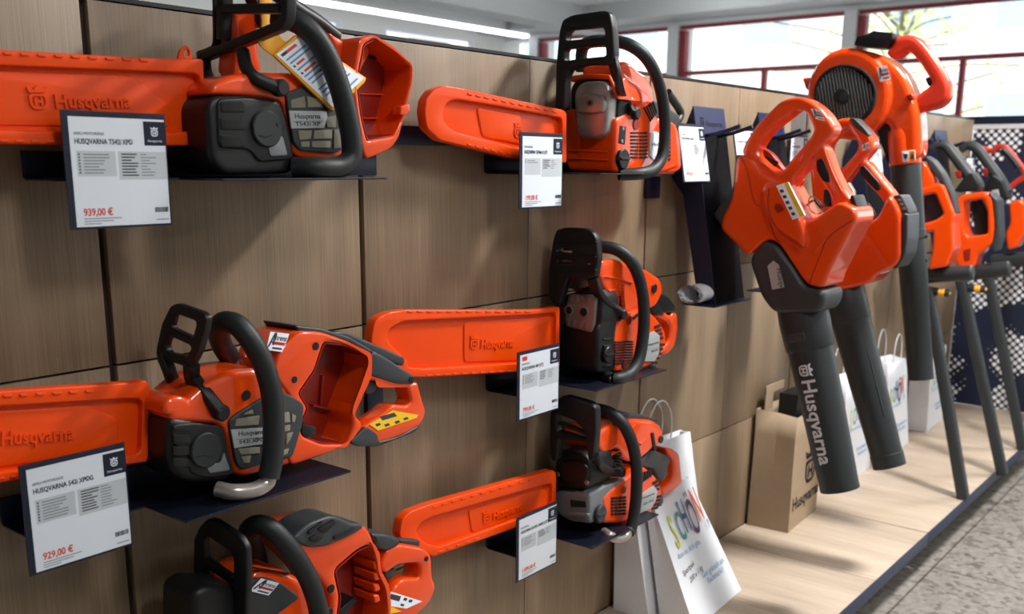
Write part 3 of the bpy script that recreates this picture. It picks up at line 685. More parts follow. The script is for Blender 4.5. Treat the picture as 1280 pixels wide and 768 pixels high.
# rear handle
put('rear_handle', join([pm(B, [(795, 290), (830, 300), (830, 330), (950, 330), (968, 322), (985, 390), (998, 425), (980, 470), (940, 498), (830, 540), (740, 540), (735, 520), (790, 470), (850, 430), (880, 400), (930, 405), (945, 390), (930, 330), (800, 318)], -.138, -.098, .006, .010)]), ORANGE, s)
plateY('handle_grip', B, [(800, 240), (815, 215), (850, 232), (930, 285), (962, 305), (955, 332), (900, 332), (800, 300)], -.142, -.095, GREY, s, .006, .010)
plateY('throttle_lock', B, [(660, 150), (720, 150), (800, 185), (925, 240), (920, 270), (860, 255), (740, 190)], -.125, -.108, GREY, s, .004, .008)
plateY('trigger', B, [(790, 318), (830, 322), (825, 350), (805, 368), (786, 360)], -.13, -.11, GREY, s, .003, .006)
plateY('handle_foot', B, [(735, 530), (790, 475), (828, 500), (835, 528), (900, 512), (975, 470), (960, 495), (830, 545), (760, 545)], -.141, -.095, GREY, s, .003, .006)
disc('handle_screw', B.y((943, 315), -.142), (0, -1, 0), .006, .002, BLACK, s)
P = [B.y(p, -.1405) for p in ((815, 488), (930, 452), (965, 438), (890, 418), (790, 460))]
P = [p+V((0, 0, .001)) for p in P]
o = put('warning_label', poly_mesh([B.y(p, -.139) for p in ((800, 468), (830, 490), (962, 446), (968, 436), (880, 420))], [(0, 1, 2, 3, 4)]), YELLOW2, s, 0)
put('dark_print', join([pm(B, q, -.1392, -.1388, 0, 0) for q in ([(835, 442), (885, 428), (895, 440), (845, 455)], [(820, 468), (835, 463), (840, 470), (826, 476)], [(850, 470), (866, 464), (871, 471), (856, 477)], [(885, 460), (900, 454), (906, 460), (892, 467)], [(915, 448), (930, 443), (935, 449), (921, 455)])]), INK, o)
# grille
plateY('grille_panel', B, [(318, 455), (350, 430), (480, 350), (545, 375), (578, 400), (572, 470), (540, 580), (500, 590), (360, 625), (345, 600)], -.151, -.14, GREY, s, .003, .008)
for q in ([(375, 430), (400, 418), (405, 432), (370, 436)], [(345, 450), (425, 438), (420, 470), (340, 475)], [(350, 552), (425, 545), (425, 568), (360, 572)], [(362, 580), (395, 575), (390, 600), (370, 600)], [(500, 430), (525, 425), (530, 460), (500, 465)], [(500, 475), (530, 470), (528, 490), (500, 495)], [(535, 430), (550, 440), (545, 460), (535, 462)], [(500, 505), (512, 500), (510, 520), (500, 525)], [(518, 500), (540, 495), (530, 520), (515, 540)], [(500, 560), (525, 550), (520, 570), (500, 578)]):
    plateY('filter_mesh', B, q, -.1525, -.148, MESHTAN, s, .0004, .0015)
plate_label('name_plate', B, [(326, 487), (440, 480), (450, 490), (445, 535), (338, 550)], -.1535, PLATE, s, [((350, 508), (445, 500), 'Husqvarna', .010, INK), ((352, 535), (440, 526), '542i XPG', .008, INK), ((345, 519), (445, 511), '_______', .006, INK)])
handle(s, B, [(320, 236, -.055), (292, 190, -.075), (284, 140, -.10), (305, 118, -.125), (350, 130, -.15), (400, 190, -.168), (440, 270, -.176), (466, 370, -.180), (472, 480, -.181), (468, 580, -.182), (455, 650, -.182)], .0165)
handle(s, B, [(458, 640, -.182), (445, 672, -.182), (400, 695, -.18), (330, 700, -.17), (280, 690, -.15)], .0125, CHROME, 'handle_end')
handle(s, B, [(310, 210, -.05), (325, 250, -.05), (345, 268, -.05), (365, 262, -.055)], .012, CHROME, 'handle_mount')
gx = .80
put('hand_guard', join([
    plate_mesh(B.yz([(82, 200), (100, 120), (128, 62), (150, 52), (235, 82), (252, 100), (248, 140), (225, 220), (195, 275), (160, 262), (85, 240), (80, 225)], gx), [B.yz(h, gx) for h in ([(140, 92), (155, 90), (215, 112), (218, 125), (205, 170), (135, 138), (130, 130)], [(122, 162), (195, 195), (200, 205), (185, 235), (118, 220), (110, 200)])], gx+.006, gx-.006, .0025, .006, MX),
    sweep_mesh(catmull([B.x((190, 260), gx), B.x((195, 310), gx+.01), B.y((235, 365), -.14), B.y((285, 425), -.152)], 5), rrect(.009, .011, .004), ref=V((1, 0, 0))),
    sweep_mesh(catmull([B.x((95, 235), gx), B.x((115, 285), gx), B.x((130, 330), gx+.01), B.x((150, 345), gx+.03)], 5), rrect(.009, .007, .003), ref=V((1, 0, 0)))]), BLACK, s)
disc('guard_pivot', B.y((283, 425), -.148), (0, -1, 0), .0125, .014, BLACK, s)

# ------------------------------------------------------------------ bottom left: battery saw cut by the frame
Cs = Sheet(220, 620, 3.765)
s = thing('chainsaw', 'orange battery chainsaw at the bottom left, cut by the lower edge of the photo', 'chainsaw', (.98, -.1, .396))
CB = [(748, 350), (860, 255), (918, 230), (948, 290), (950, 360), (990, 430), (1000, 520), (985, 700), (780, 760), (752, 640), (775, 480)]
melt('body_shell', [pm(Cs, [(330, 430), (380, 345), (520, 350), (640, 420), (740, 520), (760, 900), (560, 980), (300, 960), (300, 700)], -.146, -.05, .012, .02)], ORANGE, s, .0035, 5)
melt('crankcase', [pm(Cs, [(80, 470), (140, 420), (330, 430), (330, 560), (520, 640), (520, 1000), (150, 1000), (80, 900)], -.149, -.06, .012, .02)], BLACK, s, .004, 5)
plateY('deck_panel', Cs, [(330, 400), (420, 380), (500, 410), (582, 470), (580, 490), (430, 600), (330, 560)], -.149, -.10, GREY, s, .005, .012)
sticker(Cs, [(345, 448), (435, 470), (485, 412), (400, 388)], -.1515, s)
plateY('battery_bay', Cs, [(590, 300), (520, 215), (580, 160), (700, 130), (860, 130), (905, 150), (960, 280), (965, 350), (1005, 430), (1015, 560), (1000, 760), (770, 830), (720, 700), (735, 480), (690, 400)], -.150, -.05, ORANGE, s, .007, .016, [CB], .012)
shade_liner(Cs, CB, -.1455, -.055, s)
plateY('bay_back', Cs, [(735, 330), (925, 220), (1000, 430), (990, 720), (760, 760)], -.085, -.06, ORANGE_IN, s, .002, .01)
put('bay_teeth', join([pm(Cs, [(930, 262+k*52), (958, 258+k*52), (965, 290+k*52), (938, 300+k*52)], -.146, -.09, .003, .004) for k in range(5)]), ORANGE, s)
plateY('contact_block', Cs, [(770, 540), (840, 478), (860, 490), (800, 560), (770, 620)], -.120, -.08, BLACK, s, .002, .004)
melt('battery_lid', [pm(Cs, [(548, 205), (620, 135), (720, 95), (765, 98), (830, 132), (868, 128), (895, 148), (840, 185), (715, 240), (640, 248), (575, 230)], -.156, -.09, .006, .012)], GREY, s, .0025, 3)
put('lid_ribs', join([pm(Cs, q, -.1595, -.15, .0015, .004) for q in ([(668, 160), (745, 110), (760, 128), (700, 178)], [(740, 195), (840, 150), (846, 158), (750, 210)], [(620, 170), (690, 120), (700, 130), (630, 186)], [(625, 205), (660, 180), (700, 195), (660, 222)])]), BLACK, s)
disc('screw_hole', Cs.y((728, 437), -.149), (0, -1, 0), .0075, .002, VOID, s)
disc('screw_hole', Cs.y((718, 548), -.149), (0, -1, 0), .008, .003, BLACK, s)
plateY('deck_seam', Cs, [(345, 335), (540, 365), (545, 372), (345, 342)], -.148, -.14, VOID, s, .0004, .001)
put('rear_handle', join([pm(Cs, [(960, 340), (1000, 250), (1060, 228), (1165, 245), (1205, 275), (1210, 390), (1230, 430), (1195, 510), (1140, 560), (1010, 620), (985, 560), (1000, 480), (1050, 405), (1095, 388), (1150, 392), (1152, 318), (1045, 326), (990, 372)], -.138, -.09, .007, .012)]), ORANGE, s)
plateY('handle_grip', Cs, [(918, 178), (1000, 182), (1055, 205), (1058, 230), (1000, 262), (950, 250)], -.141, -.09, GREY, s, .006, .010)
plateY('throttle_lock', Cs, [(1050, 205), (1152, 212), (1146, 246), (1060, 232)], -.125, -.105, GREY, s, .003, .006)
plateY('trigger', Cs, [(978, 362), (1040, 340), (1025, 388), (990, 392)], -.128, -.105, GREY, s, .003, .006)
disc('handle_screw', Cs.y((1177, 297), -.138), (0, -1, 0), .005, .002, BLACK, s)
o = put('warning_label', join([pm(Cs, [(1010, 520), (1000, 500), (1012, 452), (1160, 498), (1085, 532)], -.1386, -.138, 0, 0)]), WHITE, s)
put('yellow_strip', pm(Cs, [(1002, 516), (1062, 545), (1010, 556)], -.1388, -.138, 0, 0), YELLOW2, o)
put('dark_print', join([pm(Cs, q, -.139, -.1386, 0, 0) for q in ([(1012, 462), (1060, 474), (1050, 498), (1006, 486)], [(1075, 480), (1090, 484), (1084, 496), (1070, 492)], [(1100, 488), (1115, 492), (1108, 504), (1094, 500)], [(1060, 508), (1076, 512), (1070, 522), (1056, 517)])]), INK, o)
handle(s, Cs, [(390, 320, -.05), (370, 250, -.06), (345, 195, -.085), (345, 160, -.11), (385, 138, -.135), (440, 152, -.155), (510, 220, -.17), (585, 320, -.178), (640, 430, -.181), (670, 540, -.182), (680, 660, -.183), (670, 780, -.183)], .0165)
handle(s, Cs, [(375, 260, -.055), (390, 310, -.05)], .013, CHROME, 'handle_mount')
gx = .84
put('hand_guard', join([
    plate_mesh(Cs.yz([(95, 420), (97, 200), (125, 140), (162, 103), (200, 112), (312, 188), (343, 238), (348, 360), (342, 640), (288, 640), (290, 560), (100, 470)], gx), [Cs.yz(h, gx) for h in ([(146, 195), (160, 185), (272, 262), (284, 290), (284, 385), (150, 290)], [(148, 330), (284, 425), (286, 520), (150, 400)])], gx+.006, gx-.006, .003, .007, MX)]), BLACK, s)
put('guard_arm', sweep_mesh(catmull([Cs.x((130, 440), gx), Cs.x((200, 500), gx+.02), Cs.x((250, 640), gx+.03)], 5), rrect(.012, .012, .004), ref=V((1, 0, 0))), BLACK, s)

# ------------------------------------------------------------------ upper right: saw with square silver muffler
D = Sheet(680, 0, 3.2); D0 = Sheet(510, 0, 2.744)
s = thing('chainsaw', 'orange petrol chainsaw with square silver muffler on the upper right tray', 'chainsaw', (1.95, -.1, 1.307))
bar_cover(s, D0, [(58, 385), (64, 340), (88, 308), (128, 293), (200, 305), (535, 378), (545, 390), (545, 560), (365, 542), (112, 482), (66, 440)],
          [(118, 395), (132, 352), (165, 340), (300, 362), (530, 405), (530, 520), (365, 505), (160, 452), (128, 425)],
          [(236, 368), (388, 392), (392, 498), (256, 470)], -.088, None, ((352, 470), (398, 478), .030), [((200, 318), (520, 385), 11, 5), ((200, 492), (360, 528), 6, 6)])
fx = 1.865
melt('crankcase', [pmx(D, [(84, 440), (110, 432), (125, 450), (130, 545), (160, 580), (240, 580), (270, 520), (278, 480), (287, 470), (283, 690), (95, 682), (84, 640)], fx, fx+.20, .006, .010),
    pm(D, [(286, 475), (330, 455), (400, 410), (440, 420), (450, 470), (500, 475), (535, 500), (545, 600), (545, 670), (470, 695), (284, 692)], -.153, -.05, .008, .012)], ORANGE, s, .0027, 2)
plateX('front_ribs', D, [(95, 598), (255, 605), (255, 612), (95, 605)], fx-.003, fx+.01, ORANGE, s, .001, .002)
plateX('front_ribs', D, [(95, 630), (255, 638), (255, 645), (95, 637)], fx-.003, fx+.01, ORANGE, s, .001, .002)
plateX('muffler', D, [(122, 360), (150, 326), (232, 322), (258, 345), (260, 380), (250, 530), (218, 556), (150, 555), (130, 530), (118, 410)], fx-.02, fx+.05, ALU, s, .008, .012)
plateX('muffler_dome', D, [(128, 378), (200, 373), (235, 385), (242, 412), (236, 448), (200, 458), (128, 456)], fx-.03, fx-.01, ALU, s, .006, .012)
disc('exhaust_hole', D.x((182, 412), fx-.031), (-1, 0, 0), .008, .002, BRONZE, s)
disc('exhaust_bore', D.x((182, 412), fx-.0335), (-1, 0, 0), .0045, .001, VOID, s)
plateX('muffler_recess', D, [(108, 345), (140, 310), (270, 310), (300, 380), (292, 520), (262, 570), (140, 572), (108, 520)], fx+.012, fx+.06, BLACK, s, .003, .012)
plateX('front_bridge', D, [(104, 330), (108, 302), (180, 294), (258, 298), (285, 350), (300, 400), (280, 390), (255, 318), (150, 315)], fx-.01, fx+.08, ORANGE, s, .004, .006)
melt('top_cover', [pm(D, [(298, 258), (325, 244), (345, 250), (372, 278), (412, 300), (432, 340), (444, 400), (440, 440), (390, 430), (330, 420), (306, 360)], -.135, -.035, .008, .012), pm(D, [(310, 320), (330, 300), (420, 370), (445, 420), (400, 425), (340, 430), (310, 400)], -.145, -.05, .008, .01)], ORANGE, s, .0027, 2)
slots('cover_vents', D, [[(400+k*9, 432-k*6), (404+k*9, 428-k*6), (432+k*6, 482-k*8), (428+k*6, 488-k*8)] for k in range(5)], -.1545, VOID, s)
rows = []
for k in range(8):
    b = 528+k*14
    rows += [[(348, b), (378, b), (378, b+8), (346, b+8)], [(383, b), (415, b), (414, b+8), (383, b+8)]]
slots('starter_grille', D, rows, -.1545, VOID, s)
slots('rear_vents', D, [[(498, 560+k*15), (508, 556+k*15), (508, 566+k*15), (498, 570+k*15)] for k in range(6)], -.1545, VOID, s)
disc('screw_hole', D.y((368, 498), -.1535), (0, -1, 0), .012, .002, ORANGE_IN, s)
plate_label('name_plate', D, [(428, 530), (446, 526), (478, 540), (478, 620), (440, 640), (424, 625)], -.156, WHITE, s, [((430, 585), (470, 582), 'Husq', .011, INK)])
plateY('switch_panel', D, [(302, 500), (330, 506), (325, 582), (296, 574)], -.1535, -.14, BLACK, s, .002, .003)
for c in ((316, 515), (311, 565)): disc('panel_screw', D.y(c, -.1535), (0, -1, 0), .004, .002, STEEL, s)
knob('oil_cap', D, (308, 636), -.153, .0215, .010, BLACK, s)
handle(s, D, [(150, 285, -.03), (150, 215, -.035), (165, 178, -.05), (210, 165, -.075), (300, 168, -.12), (360, 190, -.15), (415, 240, -.168), (455, 320, -.176), (478, 420, -.180), (484, 520, -.181), (474, 620, -.182), (440, 676, -.182), (380, 695, -.178), (300, 698, -.15)], .0135)
gx = 1.80
put('hand_guard', join([
    plate_mesh(D.yz([(56, 440), (60, 260), (72, 130), (86, 82), (125, 62), (252, 44), (274, 54), (286, 110), (292, 215), (284, 262), (180, 262), (112, 280), (98, 320), (95, 440)], gx), [D.yz(h, gx) for h in ([(100, 140), (112, 122), (240, 110), (252, 120), (256, 148), (98, 165)], [(94, 198), (256, 182), (260, 226), (140, 238), (92, 246)])], gx+.012, gx-.012, .004, .007, MX),
    sweep_mesh(catmull([D.x((275, 230), gx), D.x((292, 310), gx+.01), D.y((320, 400), -.14), D.y((352, 455), -.158)], 5), rrect(.008, .010, .004), ref=V((1, 0, 0)))]), BLACK, s)
disc('guard_pivot', D.y((354, 455), -.150), (0, -1, 0), .013, .016, BLACK, s)
put('rear_handle', join([pm(D, [(505, 490), (530, 500), (548, 540), (550, 640), (552, 675), (520, 695), (470, 695), (480, 660), (520, 650), (522, 560), (505, 530)], -.125, -.075, .007, .010)]), ORANGE, s)
tube('throttle_lock', [D.y(p, -.11) for p in ((495, 370), (520, 405), (546, 450), (535, 480), (505, 490))], .010, GREY, s)
plateY('rear_case', D, [(430, 400), (480, 410), (520, 445), (545, 462), (545, 515), (500, 520), (430, 500)], -.122, -.07, GREY, s, .005, .008)

# ------------------------------------------------------------------ middle right: saw with dark front and twin port heat shield
E_ = Sheet(680, 270, 3.339); E0 = Sheet(450, 270, 2.954)
s = thing('chainsaw', 'orange petrol chainsaw with black front and two-port metal heat shield, middle of right column', 'chainsaw', (1.95, -.1, .842))
bar_cover(s, E0, [(42, 455), (52, 400), (70, 375), (110, 357), (165, 348), (640, 348), (738, 336), (738, 560), (580, 577), (230, 597), (165, 592), (45, 488)],
          [(100, 440), (115, 412), (165, 388), (640, 366), (725, 356), (725, 535), (580, 545), (240, 565), (180, 560), (175, 535), (108, 470)],
          [(385, 392), (721, 370), (721, 532), (385, 541)], -.082, ((402, 493), (565, 484), .029), None, [((170, 352), (640, 352), 13, 5), ((240, 588), (570, 570), 10, 6)])
fx = 1.835
melt('crankcase', [pmx(E_, [(55, 480), (90, 480), (215, 495), (240, 500), (240, 660), (130, 655), (55, 640)], fx, fx+.2, .006, .010),
    pm(E_, [(225, 470), (255, 410), (312, 415), (298, 520), (292, 655), (225, 660)], -.152, -.05, .008, .012)], BLACK, s, .0028, 2)
put('case_ribs', join([pm(E_, [(250, 512+k*28), (285, 510+k*28), (285, 520+k*28), (250, 522+k*28)], -.155, -.14, .002, .003) for k in range(5)]+[pmx(E_, [(80, 520+k*32), (200, 524+k*32), (200, 536+k*32), (80, 532+k*32)], fx-.004, fx+.01, .002, .003) for k in range(4)]), BLACK, s)
knob('oil_cap', E_, (262, 578), -.155, .019, .008, BLACK, s)
plateX('muffler_housing', E_, [(85, 330), (205, 300), (240, 345), (240, 430), (218, 488), (95, 478), (78, 400)], fx-.012, fx+.06, BLACK, s, .006, .010)
plateX('heat_shield', E_, [(104, 326), (210, 332), (216, 345), (204, 470), (196, 488), (92, 462), (86, 445), (92, 375)], fx-.022, fx-.004, BRONZE, s, .003, .006)
slots_x = []
for k in range(4):
    slots_x.append(pmx(E_, [(112+k*24, 328+k*2), (120+k*24, 328+k*2), (116+k*24, 358+k*2), (108+k*24, 358+k*2)], fx-.025, fx-.02, .001, .001))
    slots_x.append(pmx(E_, [(97+k*24, 430+k*5), (104+k*24, 430+k*5), (102+k*24, 456+k*5), (95+k*24, 456+k*5)], fx-.025, fx-.02, .001, .001))
put('shield_rib_row', join(slots_x[0::2]), STEEL, s); put('shield_rib_row', join(slots_x[1::2]), STEEL, s)
for c, r in (((104, 394), .0115), ((165, 402), .0135)):
    o = disc('exhaust_port', E_.x(c, fx-.022), (-1, 0, 0), r, .003, BRONZE, s); disc('bore', E_.x(c, fx-.0252), (-1, 0, 0), r*.72, .0008, VOID, o)
melt('starter_cover', [pm(E_, [(292, 520), (300, 460), (335, 415), (395, 390), (440, 395), (475, 430), (508, 480), (512, 520), (490, 590), (468, 622), (410, 648), (295, 655)], -.153, -.05, .008, .012)], ORANGE, s, .0027, 2)
slots('starter_grille', E_, hbars(298, 374, 522, 622, 9, .5, -2), -.1555, VOID, s)
slots('rear_vents', E_, [[(462+k*5, 462+k*16), (486+k*4, 452+k*17), (490+k*4, 460+k*17), (464+k*5, 470+k*16)] for k in range(4)]+[[(484-k*7, 532+k*18), (508-k*8, 534+k*19), (505-k*8, 543+k*19), (480-k*7, 540+k*18)] for k in range(6)], -.1555, VOID, s)
slots('upper_vents', E_, [[(372+k*12, 424-k*10), (388+k*12, 412-k*10), (392+k*12, 420-k*10), (376+k*12, 434-k*10)] for k in range(4)], -.1555, VOID, s)
slots('lower_slit', E_, [[(415, 630), (462, 612), (462, 618), (415, 637)]], -.1555, VOID, s)
for c in ((354, 436), (338, 620)): disc('screw_hole', E_.y(c, -.1545), (0, -1, 0), .011, .0015, ORANGE_IN, s)
plate_label('name_plate', E_, [(420, 520), (432, 495), (462, 482), (484, 500), (480, 575), (462, 608), (418, 608)], -.156, PLATE, s, [((432, 545), (478, 532), 'Husqvarna', .009, INK), ((446, 572), (476, 563), '460', .009, INK), ((430, 560), (480, 546), '______', .005, INK)])
melt('top_cover', [pm(E_, [(228, 240), (240, 185), (300, 180), (372, 205), (432, 225), (492, 265), (500, 320), (470, 380), (430, 395), (330, 410), (300, 370), (250, 300)], -.142, -.04, .010, .014)], ORANGE, s, .0027, 2)
put('cover_ridges', join([pm(E_, [(240, 255), (265, 250), (330, 262), (375, 275), (372, 282), (326, 270), (262, 258)], -.146, -.13, .002, .003), pm(E_, [(315, 285), (328, 280), (342, 385), (330, 390)], -.147, -.13, .002, .003), pm(E_, [(270, 310), (330, 300), (332, 308), (275, 320)], -.146, -.13, .002, .003), pm(E_, [(275, 335), (332, 322), (334, 330), (280, 345)], -.146, -.13, .002, .003)]), ORANGE, s)
put('finger_vents', join([pm(E_, [(322, 292+k*11), (336, 290+k*11), (337, 295+k*11), (323, 297+k*11)], -.1482, -.14, .0004, .001) for k in range(9)]), ORANGE_IN, s)
plateX('shield_top', E_, [(90, 300), (130, 268), (190, 250), (215, 270), (180, 300), (130, 310)], fx+.0, fx+.03, STEEL, s, .003, .006)
disc('cover_screw', E_.y((459, 303), -.143), (0, -1, 0), .011, .003, BLACK, s)
plateY('rear_slot', E_, [(482, 280), (494, 285), (496, 312), (484, 306)], -.135, -.12, ORANGE_IN, s, .001, .002)
put('rear_handle', join([pm(E_, [(470, 400), (505, 400), (530, 420), (540, 405), (558, 405), (562, 470), (548, 545), (515, 582), (490, 575), (505, 545), (525, 520), (532, 460), (515, 440), (490, 430)], -.125, -.075, .007, .010)]), ORANGE, s)
plateY('throttle_lock', E_, [(455, 340), (492, 322), (520, 335), (552, 375), (548, 402), (520, 405), (500, 410), (480, 395)], -.125, -.085, BLACK, s, .006, .010)
plateY('rear_case', E_, [(440, 370), (470, 350), (500, 400), (505, 415), (470, 420)], -.13, -.07, BLACK, s, .005, .008)
handle(s, E_, [(80, 120, -.03), (150, 122, -.06), (230, 128, -.10), (300, 140, -.135), (355, 180, -.160), (392, 245, -.172), (412, 330, -.178), (418, 430, -.181), (410, 530, -.182), (392, 610, -.183), (355, 662, -.183), (300, 682, -.178), (265, 675, -.15)], .0142)
gx = 1.80
put('hand_guard', join([
    plate_mesh(E_.yz([(28, 330), (30, 220), (48, 100), (62, 58), (100, 48), (180, 52), (212, 66), (230, 95), (236, 180), (222, 255), (195, 262), (110, 262), (95, 300), (75, 370), (55, 375), (35, 350)], gx), [E_.yz(h, gx) for h in ([(68, 132), (128, 130), (126, 156), (66, 150)], [(70, 182), (130, 186), (130, 194), (70, 190)], [(180, 194), (205, 198), (204, 206), (180, 203)])], gx+.011, gx-.011, .004, .007, MX),
    sweep_mesh(catmull([E_.x((205, 262), gx), E_.x((222, 315), gx+.01), E_.y((270, 372), -.145), E_.y((318, 408), -.157)], 5), rrect(.007, .013, .004), ref=V((1, 0, 0)))]), BLACK, s)
put('guard_ribs', join([pmx(E_, [(60, 160+k*55), (215, 168+k*55), (215, 176+k*55), (60, 168+k*55)], gx-.015, gx-.008, .002, .003) for k in (0, 1)]+[pmx(E_, [(62, 100), (215, 106), (215, 113), (62, 107)], gx-.015, gx-.008, .002, .003)]), BLACK, s)
disc('guard_pivot', E_.y((318, 410), -.150), (0, -1, 0), .012, .014, BLACK, s)

# ------------------------------------------------------------------ lower right: grey cased saw
F_ = Sheet(680, 480, 3.489); F0 = Sheet(490, 480, 2.667)
s = thing('chainsaw', 'orange petrol chainsaw with grey metal case, lowest in the right column above the white bags', 'chainsaw', (1.95, -.1, .475))
bar_cover(s, F0, [(26, 500), (34, 455), (60, 428), (120, 405), (535, 288), (548, 296), (548, 425), (410, 482), (140, 577), (105, 560), (30, 515)],
          [(80, 490), (95, 465), (130, 445), (520, 335), (535, 335), (535, 405), (410, 455), (160, 545), (118, 535), (90, 510)],
          [(255, 420), (530, 342), (530, 401), (268, 500)], -.082, ((300, 468), (436, 420), .027), None, [((130, 412), (480, 312), 11, 5), ((150, 562), (300, 510), 5, 6)])
fx = 1.80
melt('crankcase', [pmx(F_, [(48, 470), (120, 475), (196, 480), (199, 490), (197, 612), (110, 602), (55, 570)], fx, fx+.2, .007, .012),
    pm(F_, [(198, 482), (250, 456), (335, 393), (352, 402), (350, 418), (262, 486), (252, 500), (252, 600), (258, 615), (198, 612)], -.152, -.05, .007, .012)], MIDGREY, s, .0028, 2)
plateX('case_slot', F_, [(112, 505), (180, 513), (183, 541), (116, 538)], fx-.002, fx+.01, VOID, s, .001, .004)
plateX('case_rib', F_, [(105, 560), (192, 568), (192, 585), (108, 578)], fx-.005, fx+.01, MIDGREY, s, .002, .005)
knob('oil_cap', F_, (238, 565), -.153, .021, .010, GREY, s)
plateX('muffler_housing', F_, [(45, 330), (70, 290), (160, 300), (195, 330), (200, 400), (190, 462), (120, 455), (50, 440)], fx+.0, fx+.1, BLACK, s, .008, .014)
plateX('muffler_face', F_, [(70, 335), (160, 335), (190, 370), (185, 425), (90, 430), (65, 390)], fx-.006, fx+.02, BLACK, s, .005, .010)
disc('muffler_bolt', F_.x((188, 430), fx-.008), (-1, 0, 0), .0055, .004, STEEL, s); disc('muffler_bolt', F_.x((62, 395), fx-.004), (-1, 0, 0), .0055, .004, STEEL, s)
melt('starter_cover', [pm(F_, [(256, 500), (300, 455), (352, 422), (410, 372), (440, 362), (490, 405), (514, 450), (516, 500), (495, 545), (430, 590), (330, 612), (262, 610)], -.154, -.05, .008, .012)], ORANGE, s, .0027, 2)
rows = [[(296+i*17, 496+k*14-i), (309+i*17, 495+k*14-i), (309+i*17, 504+k*14-i), (296+i*17, 505+k*14-i)] for k in range(6) for i in range(4)]
slots('starter_grille', F_, rows, -.1565, VOID, s)
slots('upper_vents', F_, [[(414+k*12, 392-k*3), (421+k*12, 388-k*3), (432+k*10, 430-k*7), (425+k*10, 436-k*7)] for k in range(5)], -.1565, VOID, s)
slots('rear_vents', F_, [[(474+k*3, 432+k*16), (498+k*2, 418+k*18), (503+k*2, 426+k*18), (477+k*3, 441+k*16)] for k in range(3)]+[[(488-k*5, 492+k*17), (514-k*5, 485+k*17), (512-k*5, 495+k*17), (486-k*5, 502+k*17)] for k in range(4)], -.1565, VOID, s)
disc('screw_hole', F_.y((348, 463), -.1555), (0, -1, 0), .0095, .0015, ORANGE_IN, s)
plate_label('name_plate', F_, [(415, 490), (480, 445), (496, 468), (488, 510), (468, 545), (415, 568)], -.157, PLATE, s, [((422, 507), (482, 482), 'Husqvarna', .009, INK), ((432, 532), (478, 512), '550 XPG', .008, INK), ((422, 520), (482, 495), '_______', .005, INK)])
plateY('rear_foot', F_, [(500, 480), (518, 478), (524, 510), (515, 535), (500, 540)], -.15, -.09, GREY, s, .004, .006)
melt('top_cover', [pm(F_, [(232, 215), (270, 190), (330, 165), (400, 156), (480, 160), (518, 190), (528, 245), (470, 290), (425, 330), (385, 345), (345, 330), (320, 285), (270, 312), (240, 290)], -.142, -.04, .010, .014)], ORANGE, s, .0027, 2)
plateY('filter_lid', F_, [(300, 145), (345, 126), (430, 134), (480, 150), (500, 166), (440, 158), (340, 156)], -.12, -.05, GREY, s, .004, .008)
put('cover_ridges', join([pm(F_, [(396, 180), (404, 176), (372, 225), (364, 222)], -.146, -.13, .001, .002), pm(F_, [(420, 260), (455, 235), (458, 242), (425, 270)], -.146, -.13, .002, .003), pm(F_, [(270, 318), (330, 290), (334, 298), (274, 326)], -.146, -.13, .002, .003)]), ORANGE, s)
put('finger_vents', join([pm(F_, [(318+k*3, 290+k*13), (332+k*3, 286+k*13), (333+k*3, 290+k*13), (319+k*3, 295+k*13)], -.147, -.13, .0004, .001) for k in range(8)]), VOID, s)
plateY('cover_front', F_, [(205, 330), (235, 292), (268, 320), (320, 345), (330, 375), (250, 392), (215, 365)], -.135, -.07, GREY, s, .005, .010)
plateY('rear_slot', F_, [(468, 216), (480, 212), (492, 288), (480, 296)], -.1445, -.13, VOID, s, .001, .003)
disc('cover_screw', F_.y((508, 243), -.142), (0, -1, 0), .010, .003, BLACK, s)
plateY('rear_case', F_, [(412, 350), (455, 300), (462, 282), (480, 290), (555, 322), (540, 370), (545, 395), (522, 425), (505, 420), (480, 372), (420, 362)], -.132, -.07, GREY, s, .006, .010)
put('rear_handle', join([pm(F_, [(530, 278), (560, 282), (592, 305), (600, 385), (606, 430), (592, 452), (525, 490), (512, 460), (555, 425), (565, 400), (566, 335), (540, 305)], -.125, -.075, .007, .010)]), ORANGE, s)
handle(s, F_, [(90, 108, -.03), (160, 106, -.06), (240, 112, -.10), (300, 134, -.135), (348, 182, -.160), (384, 258, -.173), (402, 350, -.178), (404, 450, -.181), (396, 550, -.182), (380, 630, -.183), (368, 648, -.183)], .0145)
handle(s, F_, [(372, 640, -.183), (352, 668, -.183), (318, 676, -.180), (285, 662, -.172), (262, 648, -.15)], .0115, CHROME, 'handle_end')
gx = 1.775
put('hand_guard', join([
    plate_mesh(F_.yz([(36, 300), (38, 130), (55, 85), (72, 62), (100, 47), (205, 76), (236, 100), (238, 200), (225, 330), (205, 335), (196, 255), (75, 235), (70, 330), (50, 340)], gx), [F_.yz(h, gx) for h in ([(68, 128), (150, 160), (192, 205), (195, 235), (70, 205)],)], gx+.012, gx-.012, .004, .007, MX),
    sweep_mesh(catmull([F_.x((218, 310), gx), F_.x((240, 350), gx+.02), F_.y((285, 378), -.146), F_.y((325, 384), -.157)], 5), rrect(.008, .012, .004), ref=V((1, 0, 0)))]), BLACK, s)
put('guard_rib', pmx(F_, [(62, 165), (185, 215), (185, 228), (62, 180)], gx-.012, gx+.004, .002, .003), BLACK, s)
disc('guard_pivot', F_.y((326, 384), -.150), (0, -1, 0), .0125, .014, BLACK, s)
